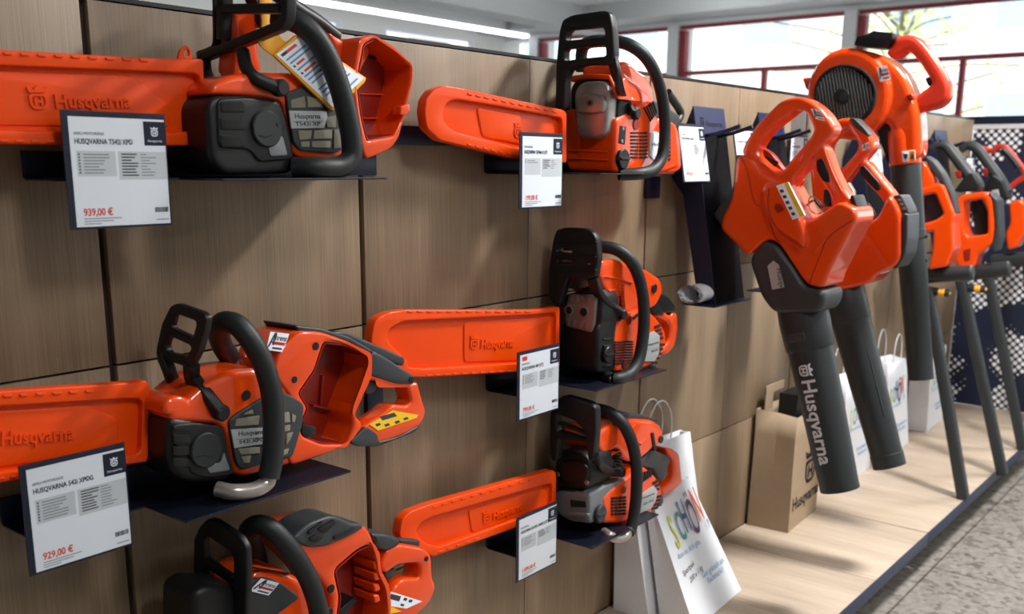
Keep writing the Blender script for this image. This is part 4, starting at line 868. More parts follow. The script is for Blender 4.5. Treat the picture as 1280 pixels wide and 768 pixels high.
# ================================================================== display plates for the hanging tools
NAVYH = plain('navy_header', '1a2850', .45)
def display_plate(x, label, w=.17, gusset=True):
    t = thing('display_plate', label, 'display plate', (x, -.05, .965))
    yt, yb, zt, zb = -.055, -.148, 1.474, .962
    x0, x1 = x-w/2, x+w/2
    d = V((0, yb-yt, zb-zt)).normalized(); n = V((0, -math.cos(.18), math.sin(.18)))
    fr = (V((x0, yb, zb)), V((1, 0, 0)), -d, n); L = (V((0, yb, zb))-V((0, yt, zt))).length
    mp = fmap(fr)
    put('panel', plate_mesh([(0, 0), (w, 0), (w, L), (0, L)], [], -.004, 0, .0008, .001, mp), DARKNAVY, t)
    put('header', plate_mesh([(0, L-.072), (w, L-.072), (w, L), (0, L)], [], 0, .0006, 0, 0, mp), NAVYH, t)
    put('lettering', brand_mesh((mp(0, 0, .0008), fr[1], fr[2], n), (w*.14, L-.052), .026, .0003), VOID, t)
    # left cheek and wall arm
    me = poly_mesh([(x0-.002, yt, zt), (x0-.002, yb, zb), (x0-.002, yb+.052, zb), (x0-.002, yt-.012+.03, 1.245), (x0-.002, -.001, 1.29), (x0-.002, -.001, zt-.13)] + [(x0+.002, yt, zt), (x0+.002, yb, zb), (x0+.002, yb+.052, zb), (x0+.002, yt-.012+.03, 1.245), (x0+.002, -.001, 1.29), (x0+.002, -.001, zt-.13)],
        [(0, 1, 2, 3, 4, 5), (11, 10, 9, 8, 7, 6)]+[(i, (i+1) % 6, 6+(i+1) % 6, 6+i) for i in range(6)])
    fix_normals(me); put('side_cheek', me, NAVY, t, 30)
    box('ledge', (x0-.045, yb-.02, zb-.004), (x1, yb+.075, zb), NAVY, t, .0008)
    for sx in (-.035, .035):
        for zz in (1.40,):
            p = mp(w/2+sx, (zz-zb)/math.cos(.18), 0)
            tube('peg', [p, p+n*.05, p+n*.10+V((0, 0, .006))], .005, NAVY, t, 3)
    return t
BX = [2.47, 2.855, 3.20, 3.68, 4.10, 4.55]
PL = ['navy display plate nearest the camera with maker name on its header, behind the first blower', 'navy display plate behind the second blower', 'navy display plate behind the blower with round black grille',
      'navy display plate behind the first trimmer from the blowers', 'navy display plate behind the second trimmer from the blowers', 'navy display plate behind the third trimmer from the blowers']
for i, (x, l) in enumerate(zip(BX, PL)):
    if i != 2: display_plate(x-.005, l)
TL = .184
price_card('price card tucked against the left edge of the first navy display plate', (845, 154), (.142, .150), -.064, 'HUSQVARNA 525iB', '399,00 €', nl=0, nr=7, tilt=TL)
for px, l, ti in (((915, 160), 'price card showing its top behind the handle of the first blower', '530iBX'), ((988, 168), 'price card peeking out between the first and second blower', '525iB Mark II'), ((1083, 172), 'price card seen between the second blower and the gas blower tube', '125B'),
              ((1172, 187), 'price card seen behind the dark handle of the second trimmer', '325iL'), ((1207, 196), 'price card seen behind the dark handle of the third trimmer', '525iLK')):
    w_ = px[0] == 988
    price_card(l, px, (.135, .148), -.012 if w_ else -.066, 'HUSQVARNA '+ti, '449,00 €', nl=4, nr=4, tilt=None if w_ else TL)
# rolled leaflet on the ledge
t = thing('rolled_leaflet', 'white rolled paper lying on the ledge left of the first navy display plate', 'paper roll', (2.37, -.105, .963))
bm = bmesh.new(); rings = []
for x in (2.318, 2.46):
    ring = []
    for k in range(60):
        a = k/60*5.2*math.pi; r = .0255-.0000006*k-.010*(k/60)
        ring.append(bm.verts.new((x+.004*math.sin(a), -.105+r*math.cos(a)*1.25, .9888+r*math.sin(a))))
    rings.append(ring)
for k in range(59): bm.faces.new((rings[0][k], rings[0][k+1], rings[1][k+1], rings[1][k]))
me = bpy.data.meshes.new('r'); bm.to_mesh(me); bm.free(); put('sheet', me, WHITE, t, 0)
put('printed_lines', join([lathe_mesh((2.37+.014*k, -.105, .9888), (2.372+.014*k, -.105, .9888), [(0, .0259), (1, .0259)], 24, False) for k in range(5)]), INKSOFT, t)
for v in t.children[-1].data.vertices: v.co.y *= 1.25

# ================================================================== leaf blowers
def wrap_text(me_flat, A, B, r0, r1, L0, toward):
    """lay flat lettering (x along axis, y across) round a tapered tube A-B"""
    d = (B-A); L = d.length; d.normalize(); w = toward-d*toward.dot(d); w.normalize(); s = w.cross(d)
    for v in me_flat.vertices:
        a, b, c = v.co; a += L0; r = r0+(r1-r0)*a/L+.0006+c
        an = b/r; v.co = A+d*a+(w*math.cos(an)+s*math.sin(an))*r
    return me_flat
FLAT = (V((0, 0, 0)), V((1, 0, 0)), V((0, 1, 0)), V((0, 0, 1)))
def dense(me, n=2):
    bm = bmesh.new(); bm.from_mesh(me); bmesh.ops.triangulate(bm, faces=bm.faces)
    bmesh.ops.subdivide_edges(bm, edges=[e for e in bm.edges if e.calc_length() > .006], cuts=n, use_grid_fill=False); bm.to_mesh(me); bm.free(); return me
# ---- first blower
H = Sheet(880, 100, 2.56); X = 2.425
s = thing('leaf_blower', 'orange battery leaf blower nearest the camera, maker name in white on its black tube', 'leaf blower', (2.47, -.4, .48))
melt('body_shell', [
    pmx(H, [(112, 240), (150, 250), (200, 305), (235, 322), (262, 335), (330, 455), (380, 430), (440, 385), (492, 412), (497, 445), (405, 622), (392, 668), (335, 655), (298, 600), (250, 525), (215, 508), (150, 566), (62, 478), (64, 446), (100, 372)], X-.02, X+.115, .012, .02, tx=X),
    pmx(H, [(110, 240), (118, 205), (160, 140), (238, 62), (300, 50), (345, 72), (382, 106), (408, 150), (402, 172), (345, 240), (300, 300), (262, 345), (250, 400), (205, 372), (215, 330), (290, 262)][:14]+[(270, 330), (225, 345), (200, 290)], X+.012, X+.080, .012, .02, [[(168, 200), (200, 160), (288, 92), (318, 102), (346, 165), (305, 215), (264, 262), (236, 296), (205, 285), (152, 236)]], tx=X),
    pmx(H, [(340, 230), (375, 205), (405, 290), (445, 368), (490, 408), (440, 440), (395, 450), (395, 380), (368, 330), (345, 285)], X+.018, X+.075, .010, .02, tx=X),
    pmx(H, [(200, 340), (260, 320), (330, 450), (345, 520), (330, 540), (240, 480), (205, 410)], X-.035, X+.05, .012, .02, tx=X)], ORANGE, s, .0025, 2)
plateX('battery_slot', H, [(125, 215), (165, 205), (215, 235), (262, 300), (235, 325), (160, 290)], X+.06, X+.085, ORANGE_IN, s, .002, .01, tx=X+.06)
plateX('contact_strip', H, [(195, 240), (238, 262), (228, 278), (190, 256)], X+.055, X+.06, BLACK, s, .001, .003, tx=X+.055)
plateX('rear_edge', H, [(34, 432), (60, 395), (98, 345), (110, 240), (118, 240), (128, 300), (108, 385), (66, 450), (64, 470), (50, 452)], X-.012, X+.10, GREY, s, .005, .008, tx=X)
melt('nozzle_shroud', [pmx(H, [(152, 572), (200, 512), (242, 524), (300, 604), (335, 662), (396, 672), (394, 715), (375, 745), (232, 745), (190, 690)], X-.024, X+.116, .016, .02, tx=X)], GREY, s, .0032, 3)
P = [H.x(p, X-.0275) for p in ((218, 672), (260, 664), (243, 588), (204, 592))]
o = put('name_plate', poly_mesh([H.x(p, X-.0275) for p in ((218, 672), (258, 664), (240, 592), (222, 578), (203, 596))], [(0, 1, 2, 3, 4)]), PLATE, s, 0)
u = (P[0]-P[3]).normalized(); n = V((-1, 0, 0))
put('lettering', text_mesh('Husqvarna', .020, (P[2]+V((-.0006, 0, 0))+u*.012+V((0, .006, 0)), u, n.cross(u), n), (0, -.006), .0002), INK, o)
plateX('handle_inlay', H, [(350, 255), (372, 250), (392, 300), (395, 330), (372, 325), (352, 290)], X+.015, X+.03, BLACK, s, .002, .008, tx=X)
plateX('recess', H, [(248, 392), (268, 398), (278, 415), (255, 425), (244, 410)], X-.037, X-.03, ORANGE_IN, s, .001, .004, tx=X)
plateX('trigger', H, [(372, 350), (392, 352), (398, 385), (385, 410), (370, 395)], X+.02, X+.06, BLACK, s, .003, .006, tx=X)
o = plateX('warning_label', H, [(250, 338), (288, 326), (342, 432), (302, 446)], X-.0375, X-.03, WHITE, s, .0006, .002, tx=X)
put('yellow_strip', pmx(H, [(276, 331), (288, 326), (342, 432), (328, 437)], X-.0382, X-.0372, 0, 0, tx=X), YELLOW2, o)
put('dark_print', join([pmx(H, [(262+k*9, 352+k*18), (272+k*9, 349+k*18), (277+k*9, 358+k*18), (266+k*9, 361+k*18)], X-.0382, X-.0372, 0, 0, tx=X) for k in range(5)]), INK, o)
tube('key_ring', [H.x(p, X+.05) for p in ((335, 385), (350, 372), (375, 395), (385, 412), (362, 430), (340, 415))], .002, STEEL, s, 5, closed=True)
for L_, xx in (([(120, 246), (140, 300), (160, 388), (178, 404)], X-.0205), ([(205, 372), (196, 400), (226, 500), (246, 520)], X-.0205), ([(335, 655), (372, 560), (402, 500), (480, 446)], X-.0205), ([(208, 345), (206, 415), (240, 482), (326, 540)], X-.0352)):
    put('shell_seam', sweep_mesh(catmull([H.x(p, xx) for p in L_], 5), circ(.0011, 6)), ORANGE_IN, s)
sticker3([H.x(p, X+.009) for p in ((358, 125), (388, 132), (372, 96), (342, 92))], s)
tube('cable_loop', [H.x(p, X+.055) for p in ((330, 400), (352, 385), (372, 405), (392, 402))], .0028, BLACK, s, 5)
plateX('front_button', H, [(458, 372), (470, 368), (490, 430), (486, 446), (472, 430)], X+.016, X+.09, BLACK, s, .002, .004, tx=X)
put('shell_ribs', join([pmx(H, [(362, 545), (398, 505), (402, 512), (366, 552)], X-.023, X-.015, .002, .002, tx=X)]), ORANGE, s)
xc = X+.047
A_ = at_x(1003, 388, xc); B_ = at_x(1050, 612, xc)
Ld = (B_-A_).length
put('nozzle_collar', lathe_mesh(A_, B_, [(-.10, .056), (-.03, .0635), (.06, .0655), (.20, .0625), (.215, .0595), (.217, .050)], 40), TUBE, s)
plateX('collar_latch', Sheet(920, 400, 2.742), [(172, 50), (235, 42), (240, 70), (180, 80)], X-.018, X+.0, GREY, s, .003, .006, tx=X-.012)
o = put('blower_tube', lathe_mesh(A_, B_, [(.18, .0590), (.97, .0505), (.985, .0512), (1, .0505), (1, .046), (.9, .045)], 40), TUBE, s)
tw = (CAM-(A_+B_)/2).normalized(); tw = (tw+V((-.35, .42, 0))).normalized()
me = dense(join([emblem_mesh(FLAT, (.020, -.018), .037, .0004), text_mesh('Husqvarna', .053, FLAT, (.043, -.018), .0003, .001)]))
# emblem stands upright when the tube is read along its length
put('lettering', wrap_text(me, A_, B_, .0612, .0508, .275*Ld, tw), plain('white_tube_print', 'd8dadc', .5), o, 0)
# ---- second blower
H2 = Sheet(1000, 130, 3.072); X = 2.805
s = thing('leaf_blower', 'second orange battery leaf blower, black grip and dark button pad, between the first blower and the gas blower', 'leaf blower', (2.855, -.4, .46))
s['label'] = 'second battery leaf blower, with dark button pad on its handle and plain black tube'
melt('body_shell', [
    pmx(H2, [(110, 640), (180, 500), (200, 470), (245, 462), (300, 440), (345, 345), (375, 380), (392, 430), (392, 585), (375, 620), (300, 655), (272, 690), (130, 722), (108, 700)], X-.015, X+.11, .012, .02, tx=X),
    pmx(H2, [(20, 180), (60, 120), (130, 58), (180, 50), (225, 75), (265, 120), (276, 165), (235, 215), (190, 260), (150, 320), (160, 400), (210, 480), (140, 480), (40, 380)], X+.012, X+.08, .012, .02, [[(95, 160), (150, 95), (178, 88), (215, 150), (212, 180), (150, 250), (110, 240)]], tx=X),
    pmx(H2, [(212, 225), (245, 215), (285, 268), (352, 350), (372, 400), (345, 430), (325, 400), (290, 350), (230, 290)], X+.018, X+.075, .010, .02, tx=X)], ORANGE, s, .0025, 2)
plateX('top_inlay', H2, [(182, 52), (205, 54), (240, 88), (266, 122), (245, 118), (205, 90)], X+.008, X+.06, GREY, s, .003, .006, tx=X)
plateX('handle_inlay', H2, [(222, 240), (238, 235), (300, 305), (302, 330), (285, 335), (240, 290), (222, 262)], X+.013, X+.08, BLACK, s, .003, .012, tx=X)
o = plateX('button_pad', H2, [(352, 352), (385, 348), (412, 405), (416, 425), (390, 428), (376, 420)], X+.005, X+.085, GREY, s, .004, .008, tx=X)
put('buttons', join([pmx(H2, [(368+k*9, 366+k*16), (382+k*9, 364+k*16), (387+k*9, 374+k*16), (372+k*9, 377+k*16)], X+.003, X+.01, .001, .003, tx=X) for k in range(3)]), MIDGREY, o)
plateX('front_edge', H2, [(392, 420), (416, 420), (414, 520), (405, 580), (375, 630), (355, 632), (385, 590)], X-.005, X+.10, GREY, s, .005, .008, tx=X)
o = plateX('label_panel', H2, [(118, 640), (170, 512), (186, 560), (188, 630), (125, 676)], X-.018, X-.005, BLACK, s, .002, .006, tx=X)
put('name_plate', pmx(H2, [(126, 630), (158, 556), (166, 575), (168, 612), (130, 645)], X-.0195, X-.017, .0004, .002, tx=X), PLATE, o)
o = plateX('warning_label', H2, [(160, 318), (186, 302), (205, 335), (212, 420), (190, 380)], X-.002, X+.02, WHITE, s, .0006, .002, tx=X)
put('yellow_strip', pmx(H2, [(178, 308), (186, 302), (205, 335), (212, 420), (200, 395)], X-.003, X-.0015, 0, 0, tx=X), YELLOW2, o)
tube('key_ring', [H2.x(p, X+.05) for p in ((232, 388), (250, 375), (272, 395), (290, 430), (270, 448), (240, 425))], .002, STEEL, s, 5, closed=True)
sticker3([H2.x(p, X+.009) for p in ((240, 180), (270, 172), (265, 145), (238, 158))], s)
xc = X+.047
A_ = at_x(1050, 350, xc); B_ = at_x(1112, 583, xc); Ld = (B_-A_).length
put('nozzle_collar', lathe_mesh(A_, B_, [(-.05, .050), (.04, .060), (.21, .0585), (.225, .056), (.227, .048)], 40), TUBE, s)
o = put('blower_tube', lathe_mesh(A_, B_, [(.2, .0555), (.93, .0455), (.932, .0475), (1, .0470), (1, .042), (.9, .041)], 40), TUBE, s)
tw = (CAM-(A_+B_)/2).normalized()
put('tube_rib', tube_mesh([A_.lerp(B_, f)+(tw+V((.15, -.5, 0))).normalized()*(.0545-.0105*f+.001) for f in (.38, .5, .62, .72)], .0025), TUBE, o)
me = dense(text_mesh('Husqvarna', .05, FLAT, (0, -.018), .0005, .0005))
put('embossed_lettering', wrap_text(me, A_, B_, .0585, .0457, .30*Ld, (tw+V((-.5, .35, 0))).normalized()), TUBE, o, 0)
# ---- gas blower
H3 = Sheet(980, 20, 3.841); X = 3.13
s = thing('leaf_blower', 'tall orange petrol leaf blower with round black fan grille and straight dark tube', 'leaf blower', (3.2, -.3, .7))
cc = [(310+212*math.cos(a)*.97, 372-224*math.sin(a)) for a in [2*math.pi*k/28 for k in range(28)]]
melt('fan_housing', [
    pmx(H3, cc, X, X+.12, .02, 0, tx=X),
    pmx(H3, [(300, 150), (420, 170), (500, 205), (570, 270), (615, 370), (640, 470), (648, 600), (640, 690), (515, 690), (508, 575), (480, 500), (400, 560)], X+.012, X+.11, .020, .03, tx=X),
    pmx(H3, [(64, 292), (130, 290), (140, 350), (86, 356)], X+.03, X+.08, .008, .01, tx=X)], ORANGE, s, .0035, 3)
ring = [(298+150*math.cos(a), 378-146*math.sin(a)) for a in [2*math.pi*k/30 for k in range(30)]]
rin = [(298+134*math.cos(a), 378-130*math.sin(a)) for a in [2*math.pi*k/30 for k in range(30)]]
o = put('fan_grille', join([pmx(H3, ring, X-.012, X+.01, .003, 0, [rin], tx=X), pmx(H3, rin, X+.0, X+.004, .0, 0, tx=X)]), VOID, s)
bars = []
for k in range(-8, 9):
    a = 298+k*15.5; h = math.sqrt(max(0, 134**2-(k*15.5)**2))*.97
    sk = .16                                   # bars lean a little
    bars.append(pmx(H3, [(a-4.5-h*sk, 378-h), (a+4.5-h*sk, 378-h), (a+4.5+h*sk, 378+h), (a-4.5+h*sk, 378+h)], X-.010, X-.002, .001, 0, tx=X))
put('grille_bars', join(bars), plain('grille_grey', '55595b', .4), o)
hub = [(284+38*math.cos(a), 388-38*math.sin(a)) for a in [2*math.pi*k/20 for k in range(20)]]
put('grille_hub', pmx(H3, hub, X-.014, X-.004, .002, 0, tx=X), BLACK, o)
put('hub_emblem', emblem_mesh((H3.x((284, 405), X-.0145), V((0, -1, 0)), V((0, 0, 1)), V((-1, 0, 0))), (0, 0), .024, .0006), GREY, o)
plateX('engine_cover', H3, [(335, 140), (348, 98), (395, 88), (430, 70), (452, 74), (522, 80), (520, 110), (478, 152), (430, 150)], X-.0, X+.10, BLACK, s, .003, .004, tx=X)
plateX('fuel_knob', H3, [(225, 165), (245, 160), (250, 180), (230, 188)], X+.03, X+.07, BLACK, s, .003, .005, tx=X)
melt('carry_handle', [pmx(H3, [(465, 170), (495, 145), (512, 98), (560, 82), (610, 86), (660, 128), (735, 235), (781, 322), (782, 392), (738, 438), (620, 465), (596, 400), (640, 362), (684, 330), (690, 312), (630, 212), (576, 160), (548, 190), (500, 208)], X+.03, X+.085, .014, .02, tx=X)], plain('red_orange_handle', 'd93a22', .3, var=.03), s, .004, 5)
plateX('throttle_trigger', H3, [(655, 295), (680, 285), (690, 318), (672, 335)], X+.04, X+.075, BLACK, s, .004, .006, tx=X)
sticker3([H3.x(p, X-.002) for p in ((462, 316), (514, 302), (494, 236), (444, 248))], s)
plateX('screw_boss', H3, [(580, 380), (612, 372), (618, 400), (590, 405)], X+.005, X+.03, ORANGE_IN, s, .003, .006, tx=X)
plateX('under_bracket', H3, [(425, 530), (500, 520), (505, 580), (490, 720), (440, 600)], X+.03, X+.09, BLACK, s, .006, .01, tx=X)
xc = X+.055
A_ = at_x(1129, 168, xc); B_ = at_x(1151, 474, xc); Ld = (B_-A_).length
put('outlet_neck', lathe_mesh(A_, B_, [(-.02, .044), (0, .0465), (.02, .0475), (.12, .0470), (.121, .040)], 40), ORANGE, s)
put('clamp_bolt', lathe_mesh(at_x(1152, 192, xc), at_x(1156, 191, xc), [(0, .008), (1, .008)], 12), ORANGE, s)
put('blower_tube', lathe_mesh(A_, B_, [(.115, .0445), (.36, .0440), (.385, .0435), (.387, .0455), (.42, .0455), (.422, .0425), (.70, .0410), (.702, .0400), (1, .0385), (1, .035), (.9, .034)], 40), TUBE, s)
put('tube_lugs', join([lathe_mesh(at_x(1155, 296+k*30, xc), at_x(1160, 295+k*30, xc), [(0, .007), (1, .006)], 10) for k in range(2)]), TUBE, s)
o = plateX('warning_label', H3, [(564, 650), (630, 644), (632, 694), (568, 702)], xc-.0478, xc-.046, WHITE, s, .0005, .003, tx=xc-.0478)
put('orange_half', pmx(H3, [(600, 648), (628, 646), (630, 693), (602, 697)], xc-.0484, xc-.0476, 0, .002, tx=xc-.0478), YELLOW, o)
put('pictograms', join([pmx(H3, [(616, 655), (626, 685), (606, 687)], xc-.049, xc-.0482, 0, 0, tx=xc-.0478), pmx(H3, [(572, 664), (594, 662), (592, 684), (580, 690)], xc-.049, xc-.0474, 0, .001, tx=xc-.0478)]), INK, o)

# ================================================================== battery trimmers further along
T_ = Sheet(1140, 160, 3.2)
def shaft(s, top, foot, x, r=.024):
    A_, B_ = at_x(top[0], top[1], x), at_x(foot[0], foot[1], x)
    f = (A_.z-PLAT)/(A_.z-B_.z); B_ = A_+(B_-A_)*f          # the foot stands on the platform
    B_ += (A_-B_).normalized()*.004
    put('shaft', sweep_mesh([A_, A_.lerp(B_, .5), B_], rrect(r, r*.8, r*.5), ref=V((1, 0, 0))), TUBE, s)
def arm(s, a, b, x, r, name='cross_tube', tip=None):
    A_, B_ = at_x(*a, x), at_x(*b, x)
    o = put(name, lathe_mesh(A_, B_, [(0, r*.9), (.04, r), (.96, r), (1, r*.8)], 20), TUBE, s)
    if tip: put('yellow_tip', lathe_mesh(A_.lerp(B_, .55), B_+(B_-A_)*.05, [(0, r*1.02), (.5, r*1.02), (1, r*.3)], 16), YELLOW, o)
X = 3.66
s = thing('grass_trimmer', 'orange battery grass trimmer partly hidden behind the gas blower tube', 'grass trimmer', (3.68, -.4, .145))
melt('motor_frame', [pmx(T_, [(10, 248), (105, 222), (126, 230), (168, 345), (162, 385), (90, 412), (10, 430)], X, X+.10, .006, .008, [[(30, 275), (92, 262), (126, 345), (96, 368), (30, 388)]], tx=X), pmx(T_, [(85, 400), (162, 378), (166, 480), (138, 556), (64, 568), (78, 500)], X, X+.10, .006, .008, tx=X)], ORANGE, s, .004, 3)
plateX('upper_shell', T_, [(32, 130), (55, 150), (80, 200), (84, 240), (30, 260)], X+.01, X+.09, ORANGE, s, .006, .01, tx=X)
plateX('battery', T_, [(40, 262), (100, 255), (135, 345), (100, 380), (40, 395)], X+.03, X+.09, plain('navy_black', '1a2238', .5), s, .004, .008, tx=X)
plateX('handle_strip', T_, [(42, 108), (78, 130), (118, 185), (152, 262), (170, 340), (164, 350), (138, 262), (96, 205), (60, 165)], X+.02, X+.08, GREY, s, .006, .010, tx=X)
arm(s, (1150, 345), (1217, 341), X+.05, .028); arm(s, (1158, 363), (1187, 367), X+.05, .014, 'guide_pin', True)
shaft(s, (1160, 360), (1204, 622), X+.05)
X = 4.06
s = thing('grass_trimmer', 'battery grass trimmer with square open orange frame under a dark arched handle', 'grass trimmer', (4.1, -.4, .145))
melt('motor_frame', [pmx(T_, [(178, 285), (198, 266), (290, 254), (318, 275), (330, 380), (322, 462), (262, 512), (248, 560), (185, 562), (165, 512), (180, 470), (172, 380)], X, X+.10, .008, .012, [[(204, 296), (284, 284), (300, 330), (302, 425), (222, 436), (206, 400)]], tx=X)], ORANGE, s, .004, 3)
plateX('inner_parts', T_, [(225, 300), (262, 288), (285, 330), (300, 430), (240, 432)], X+.04, X+.09, BLACK, s, .004, .006, tx=X)
tube('arched_handle', [T_.x(p, X+.05) for p in ((78, 84), (105, 68), (138, 74), (175, 118), (215, 170), (252, 220), (260, 245))], .021, GREY, s, scale=[.7, .9, 1, 1.05, 1.2, 1.3])
plateX('handle_base', T_, [(165, 255), (205, 200), (240, 175), (268, 225), (266, 250), (200, 258)], X, X+.09, BLACK, s, .006, .01, tx=X)
plateX('trigger', T_, [(160, 175), (185, 170), (190, 195), (170, 205)], X+.03, X+.07, ORANGE_IN, s, .003, .004, tx=X)
plateX('side_strip', T_, [(302, 256), (345, 288), (352, 440), (332, 500), (316, 482), (332, 400), (322, 290)], X+.0, X+.09, GREY, s, .006, .010, tx=X)
plateX('vent_slot', T_, [(205, 490), (235, 480), (232, 530), (210, 535)], X-.002, X+.01, ORANGE_IN, s, .002, .004, tx=X)
arm(s, (1215, 341), (1263, 336), X+.05, .030); arm(s, (1203, 359), (1232, 362), X+.05, .015, 'guide_pin', True)
shaft(s, (1200, 345), (1253, 592), X+.05)
X = 4.5
s = thing('grass_trimmer', 'third grass trimmer from the blowers, dark handle over orange motor at the right', 'grass trimmer', (4.55, -.4, .145))
melt('motor_frame', [pmx(T_, [(385, 300), (430, 284), (448, 300), (455, 400), (420, 480), (380, 490), (372, 420), (392, 380)], X, X+.10, .010, .014, tx=X)], ORANGE, s, .004, 3)
tube('arched_handle', [T_.x(p, X+.05) for p in ((195, 90), (225, 70), (262, 84), (300, 135), (345, 200), (375, 260))], .021, GREY, s, scale=[.7, .9, 1, 1.05, 1.2, 1.3])
plateX('handle_base', T_, [(285, 240), (320, 185), (360, 210), (388, 282), (340, 300), (300, 270)], X, X+.08, BLACK, s, .006, .01, tx=X)
plateX('trigger', T_, [(270, 165), (292, 160), (298, 185), (280, 195)], X+.03, X+.07, ORANGE_IN, s, .003, .004, tx=X)
plateX('label_plate', T_, [(318, 250), (345, 245), (358, 300), (338, 310)], X-.004, X+.01, PLATE, s, .002, .004, tx=X)
plateX('motor_back', T_, [(345, 310), (385, 300), (392, 380), (380, 470), (352, 480), (350, 400)], X+.01, X+.09, NAVY, s, .006, .01, tx=X)
arm(s, (1240, 327), (1290, 322), X+.05, .028)
shaft(s, (1235, 345), (1275, 545), X+.05)
X = 4.9
s = thing('grass_trimmer', 'farthest trimmer with red loop handle at the right edge of the photo', 'grass trimmer', (4.95, -.4, .145))
tube('loop_handle', [T_.x(p, X+.05) for p in ((325, 150), (300, 110), (282, 82), (318, 92), (350, 74), (380, 82), (420, 130), (446, 168), (452, 192), (420, 215), (385, 245))], .012, plain('red_loop_plastic', 'c9321f', .35), s)
tube('loop_grip', [T_.x(p, X+.04) for p in ((360, 85), (395, 120), (425, 160))], .014, BLACK, s)
plateX('motor_frame', T_, [(440, 320), (480, 300), (500, 400), (460, 480), (430, 420)], X, X+.1, ORANGE, s, .008, .014, tx=X)
shaft(s, (1283, 320), (1302, 535), X+.05)
# ================================================================== paper bags on the platform
def bag(label, bot, top, mat, handle=True, pinch=.5, group=None, handle_h=.075, fold=.05):
    """bot/top: front-left, front-right, back-right, back-left corners; sides carry a gusset fold"""
    b = [V(p) for p in bot]; t = [V(p) for p in top]
    s = thing('paper_bag', label, 'paper bag', tuple(sum(b, V())/4), group)
    c = sum(b, V())/4
    # rows of six: FL FR sideR BR BL sideL
    def row(f):
        q = [b[i].lerp(t[i], f) for i in range(4)]
        cr = (q[1]+q[2])/2; cl = (q[0]+q[3])/2; ax = (q[1]-q[0]).normalized()
        d = (q[1]-q[2]).length*pinch*max(0, (f-.22)/.78)
        return [q[0], q[1], cr-ax*d, q[2], q[3], cl+ax*d]
    rows = [row(f) for f in (0, .22, .5, .8, 1)]
    for r, f in zip(rows, (0, .22, .5, .8, 1)):               # paper is never quite flat
        for k in range(6):
            if 0 < f: r[k] = r[k]+V((random.uniform(-1, 1), random.uniform(-1, 1), 0))*.0025*f
    vs = [p for r in rows for p in r]; fs = []
    for i in range(len(rows)-1):
        for k in range(6):
            fs.append((i*6+k, i*6+(k+1) % 6, (i+1)*6+(k+1) % 6, (i+1)*6+k))
    fs.append((5, 4, 3, 2, 1, 0))
    me = poly_mesh(vs, fs); fix_normals(me)
    o = put('sack', me, mat, s, 12)
    m = o.modifiers.new('paper', 'SOLIDIFY'); m.thickness = .0012; m.offset = -1
    if handle:
        for a, bb in ((t[0], t[1]), (t[3], t[2])):
            ax = bb-a; p, q = a+ax*.32, a+ax*.68; up = V((0, 0, handle_h))
            tube('handle', [p-V((0, 0, .03)), p+up*.55, p.lerp(q, .25)+up*.95, p.lerp(q, .5)+up*1.05, p.lerp(q, .75)+up*.95, q+up*.55, q-V((0, 0, .03))], .0022, mat, s)
    return s, b, t
def face_frame(b, t, off=.0012):
    o = b[0]; u = (b[1]-b[0]); w = u.length; u.normalize(); v = t[0]-b[0]; v = (v-u*v.dot(u)); h = v.length; v.normalize(); n = u.cross(v)
    return (o+n*off, u, v, n), w, h
SCOL = [plain('print_yellow_green', 'b9c23c', .6), plain('print_teal', '3f8f8a', .6), plain('print_deep_blue', '30487a', .6), plain('print_plum', '4b3560', .6), plain('print_orange', 'd9622c', .6)]
def motif(s, b, t, lines=True, fy=.64, size=.25, x0=.12):
    fr, w, h = face_frame(b, t)
    x = x0*w
    for ch, m, dy, k in (('S', SCOL[0], -.03, 1.0), ('C', SCOL[1], .0, .85), ('H', SCOL[2], .03, 1.0), ('Ö', SCOL[3], -.02, 1.1), ('N', SCOL[4], .05, 1.05), (',', SCOL[2], 0, .8)):
        me = text_mesh(ch, size*w*k*1.25, fr, (x, (fy+dy)*h), .0001, .0016, sx=.40)
        put('printed_letter', me, m, s, 0); x += size*w*k*.39 if ch != ',' else 0
    if lines:
        put('blue_lettering', text_mesh('dass es dich gibt.', .068*w, fr, (.15*w, .50*h), .0001), BLUEINK, s, 0)
        put('blue_lettering', join([text_mesh('Gut gekauft am', .075*w, fr, (.42*w, .27*h), .0001), text_mesh('Fachmarkt!', .075*w, fr, (.48*w, .21*h), .0001)]), BLUEINK, s, 0)
    return fr, w, h
# tall white bag against the wall, below the lowest saw
bag('upright white paper bag against the wall, behind the leaning white bag', [(2.12, -.135, PLAT+.001), (2.455, -.135, PLAT+.001), (2.455, -.022, PLAT+.001), (2.12, -.022, PLAT+.001)],
    [(2.13, -.040, .585), (2.47, -.040, .572), (2.47, -.010, .572), (2.13, -.010, .585)], BAGW, True, .3, handle_h=.11)
s, b, t = bag('white paper bag with coloured SCHÖN lettering leaning back, in front of another white bag', [(2.15, -.255, PLAT+.001), (2.458, -.235, PLAT+.001), (2.455, -.142, PLAT+.001), (2.15, -.150, PLAT+.001)],
    [(2.165, -.098, .465), (2.42, -.072, .455), (2.42, -.062, .455), (2.165, -.082, .465)], BAGW, False, .3)
fr, w, h = motif(s, b, t, True, .60, .33, .20)
put('handwriting', join([text_mesh('Sportpak', .065*w, fr, (.13*w, .37*h), .0001, shear=.4, rot=.12), text_mesh('200 x 1 kg', .065*w, fr, (.20*w, .30*h), .0001, shear=.4, rot=.12)]), INK, s, 0)
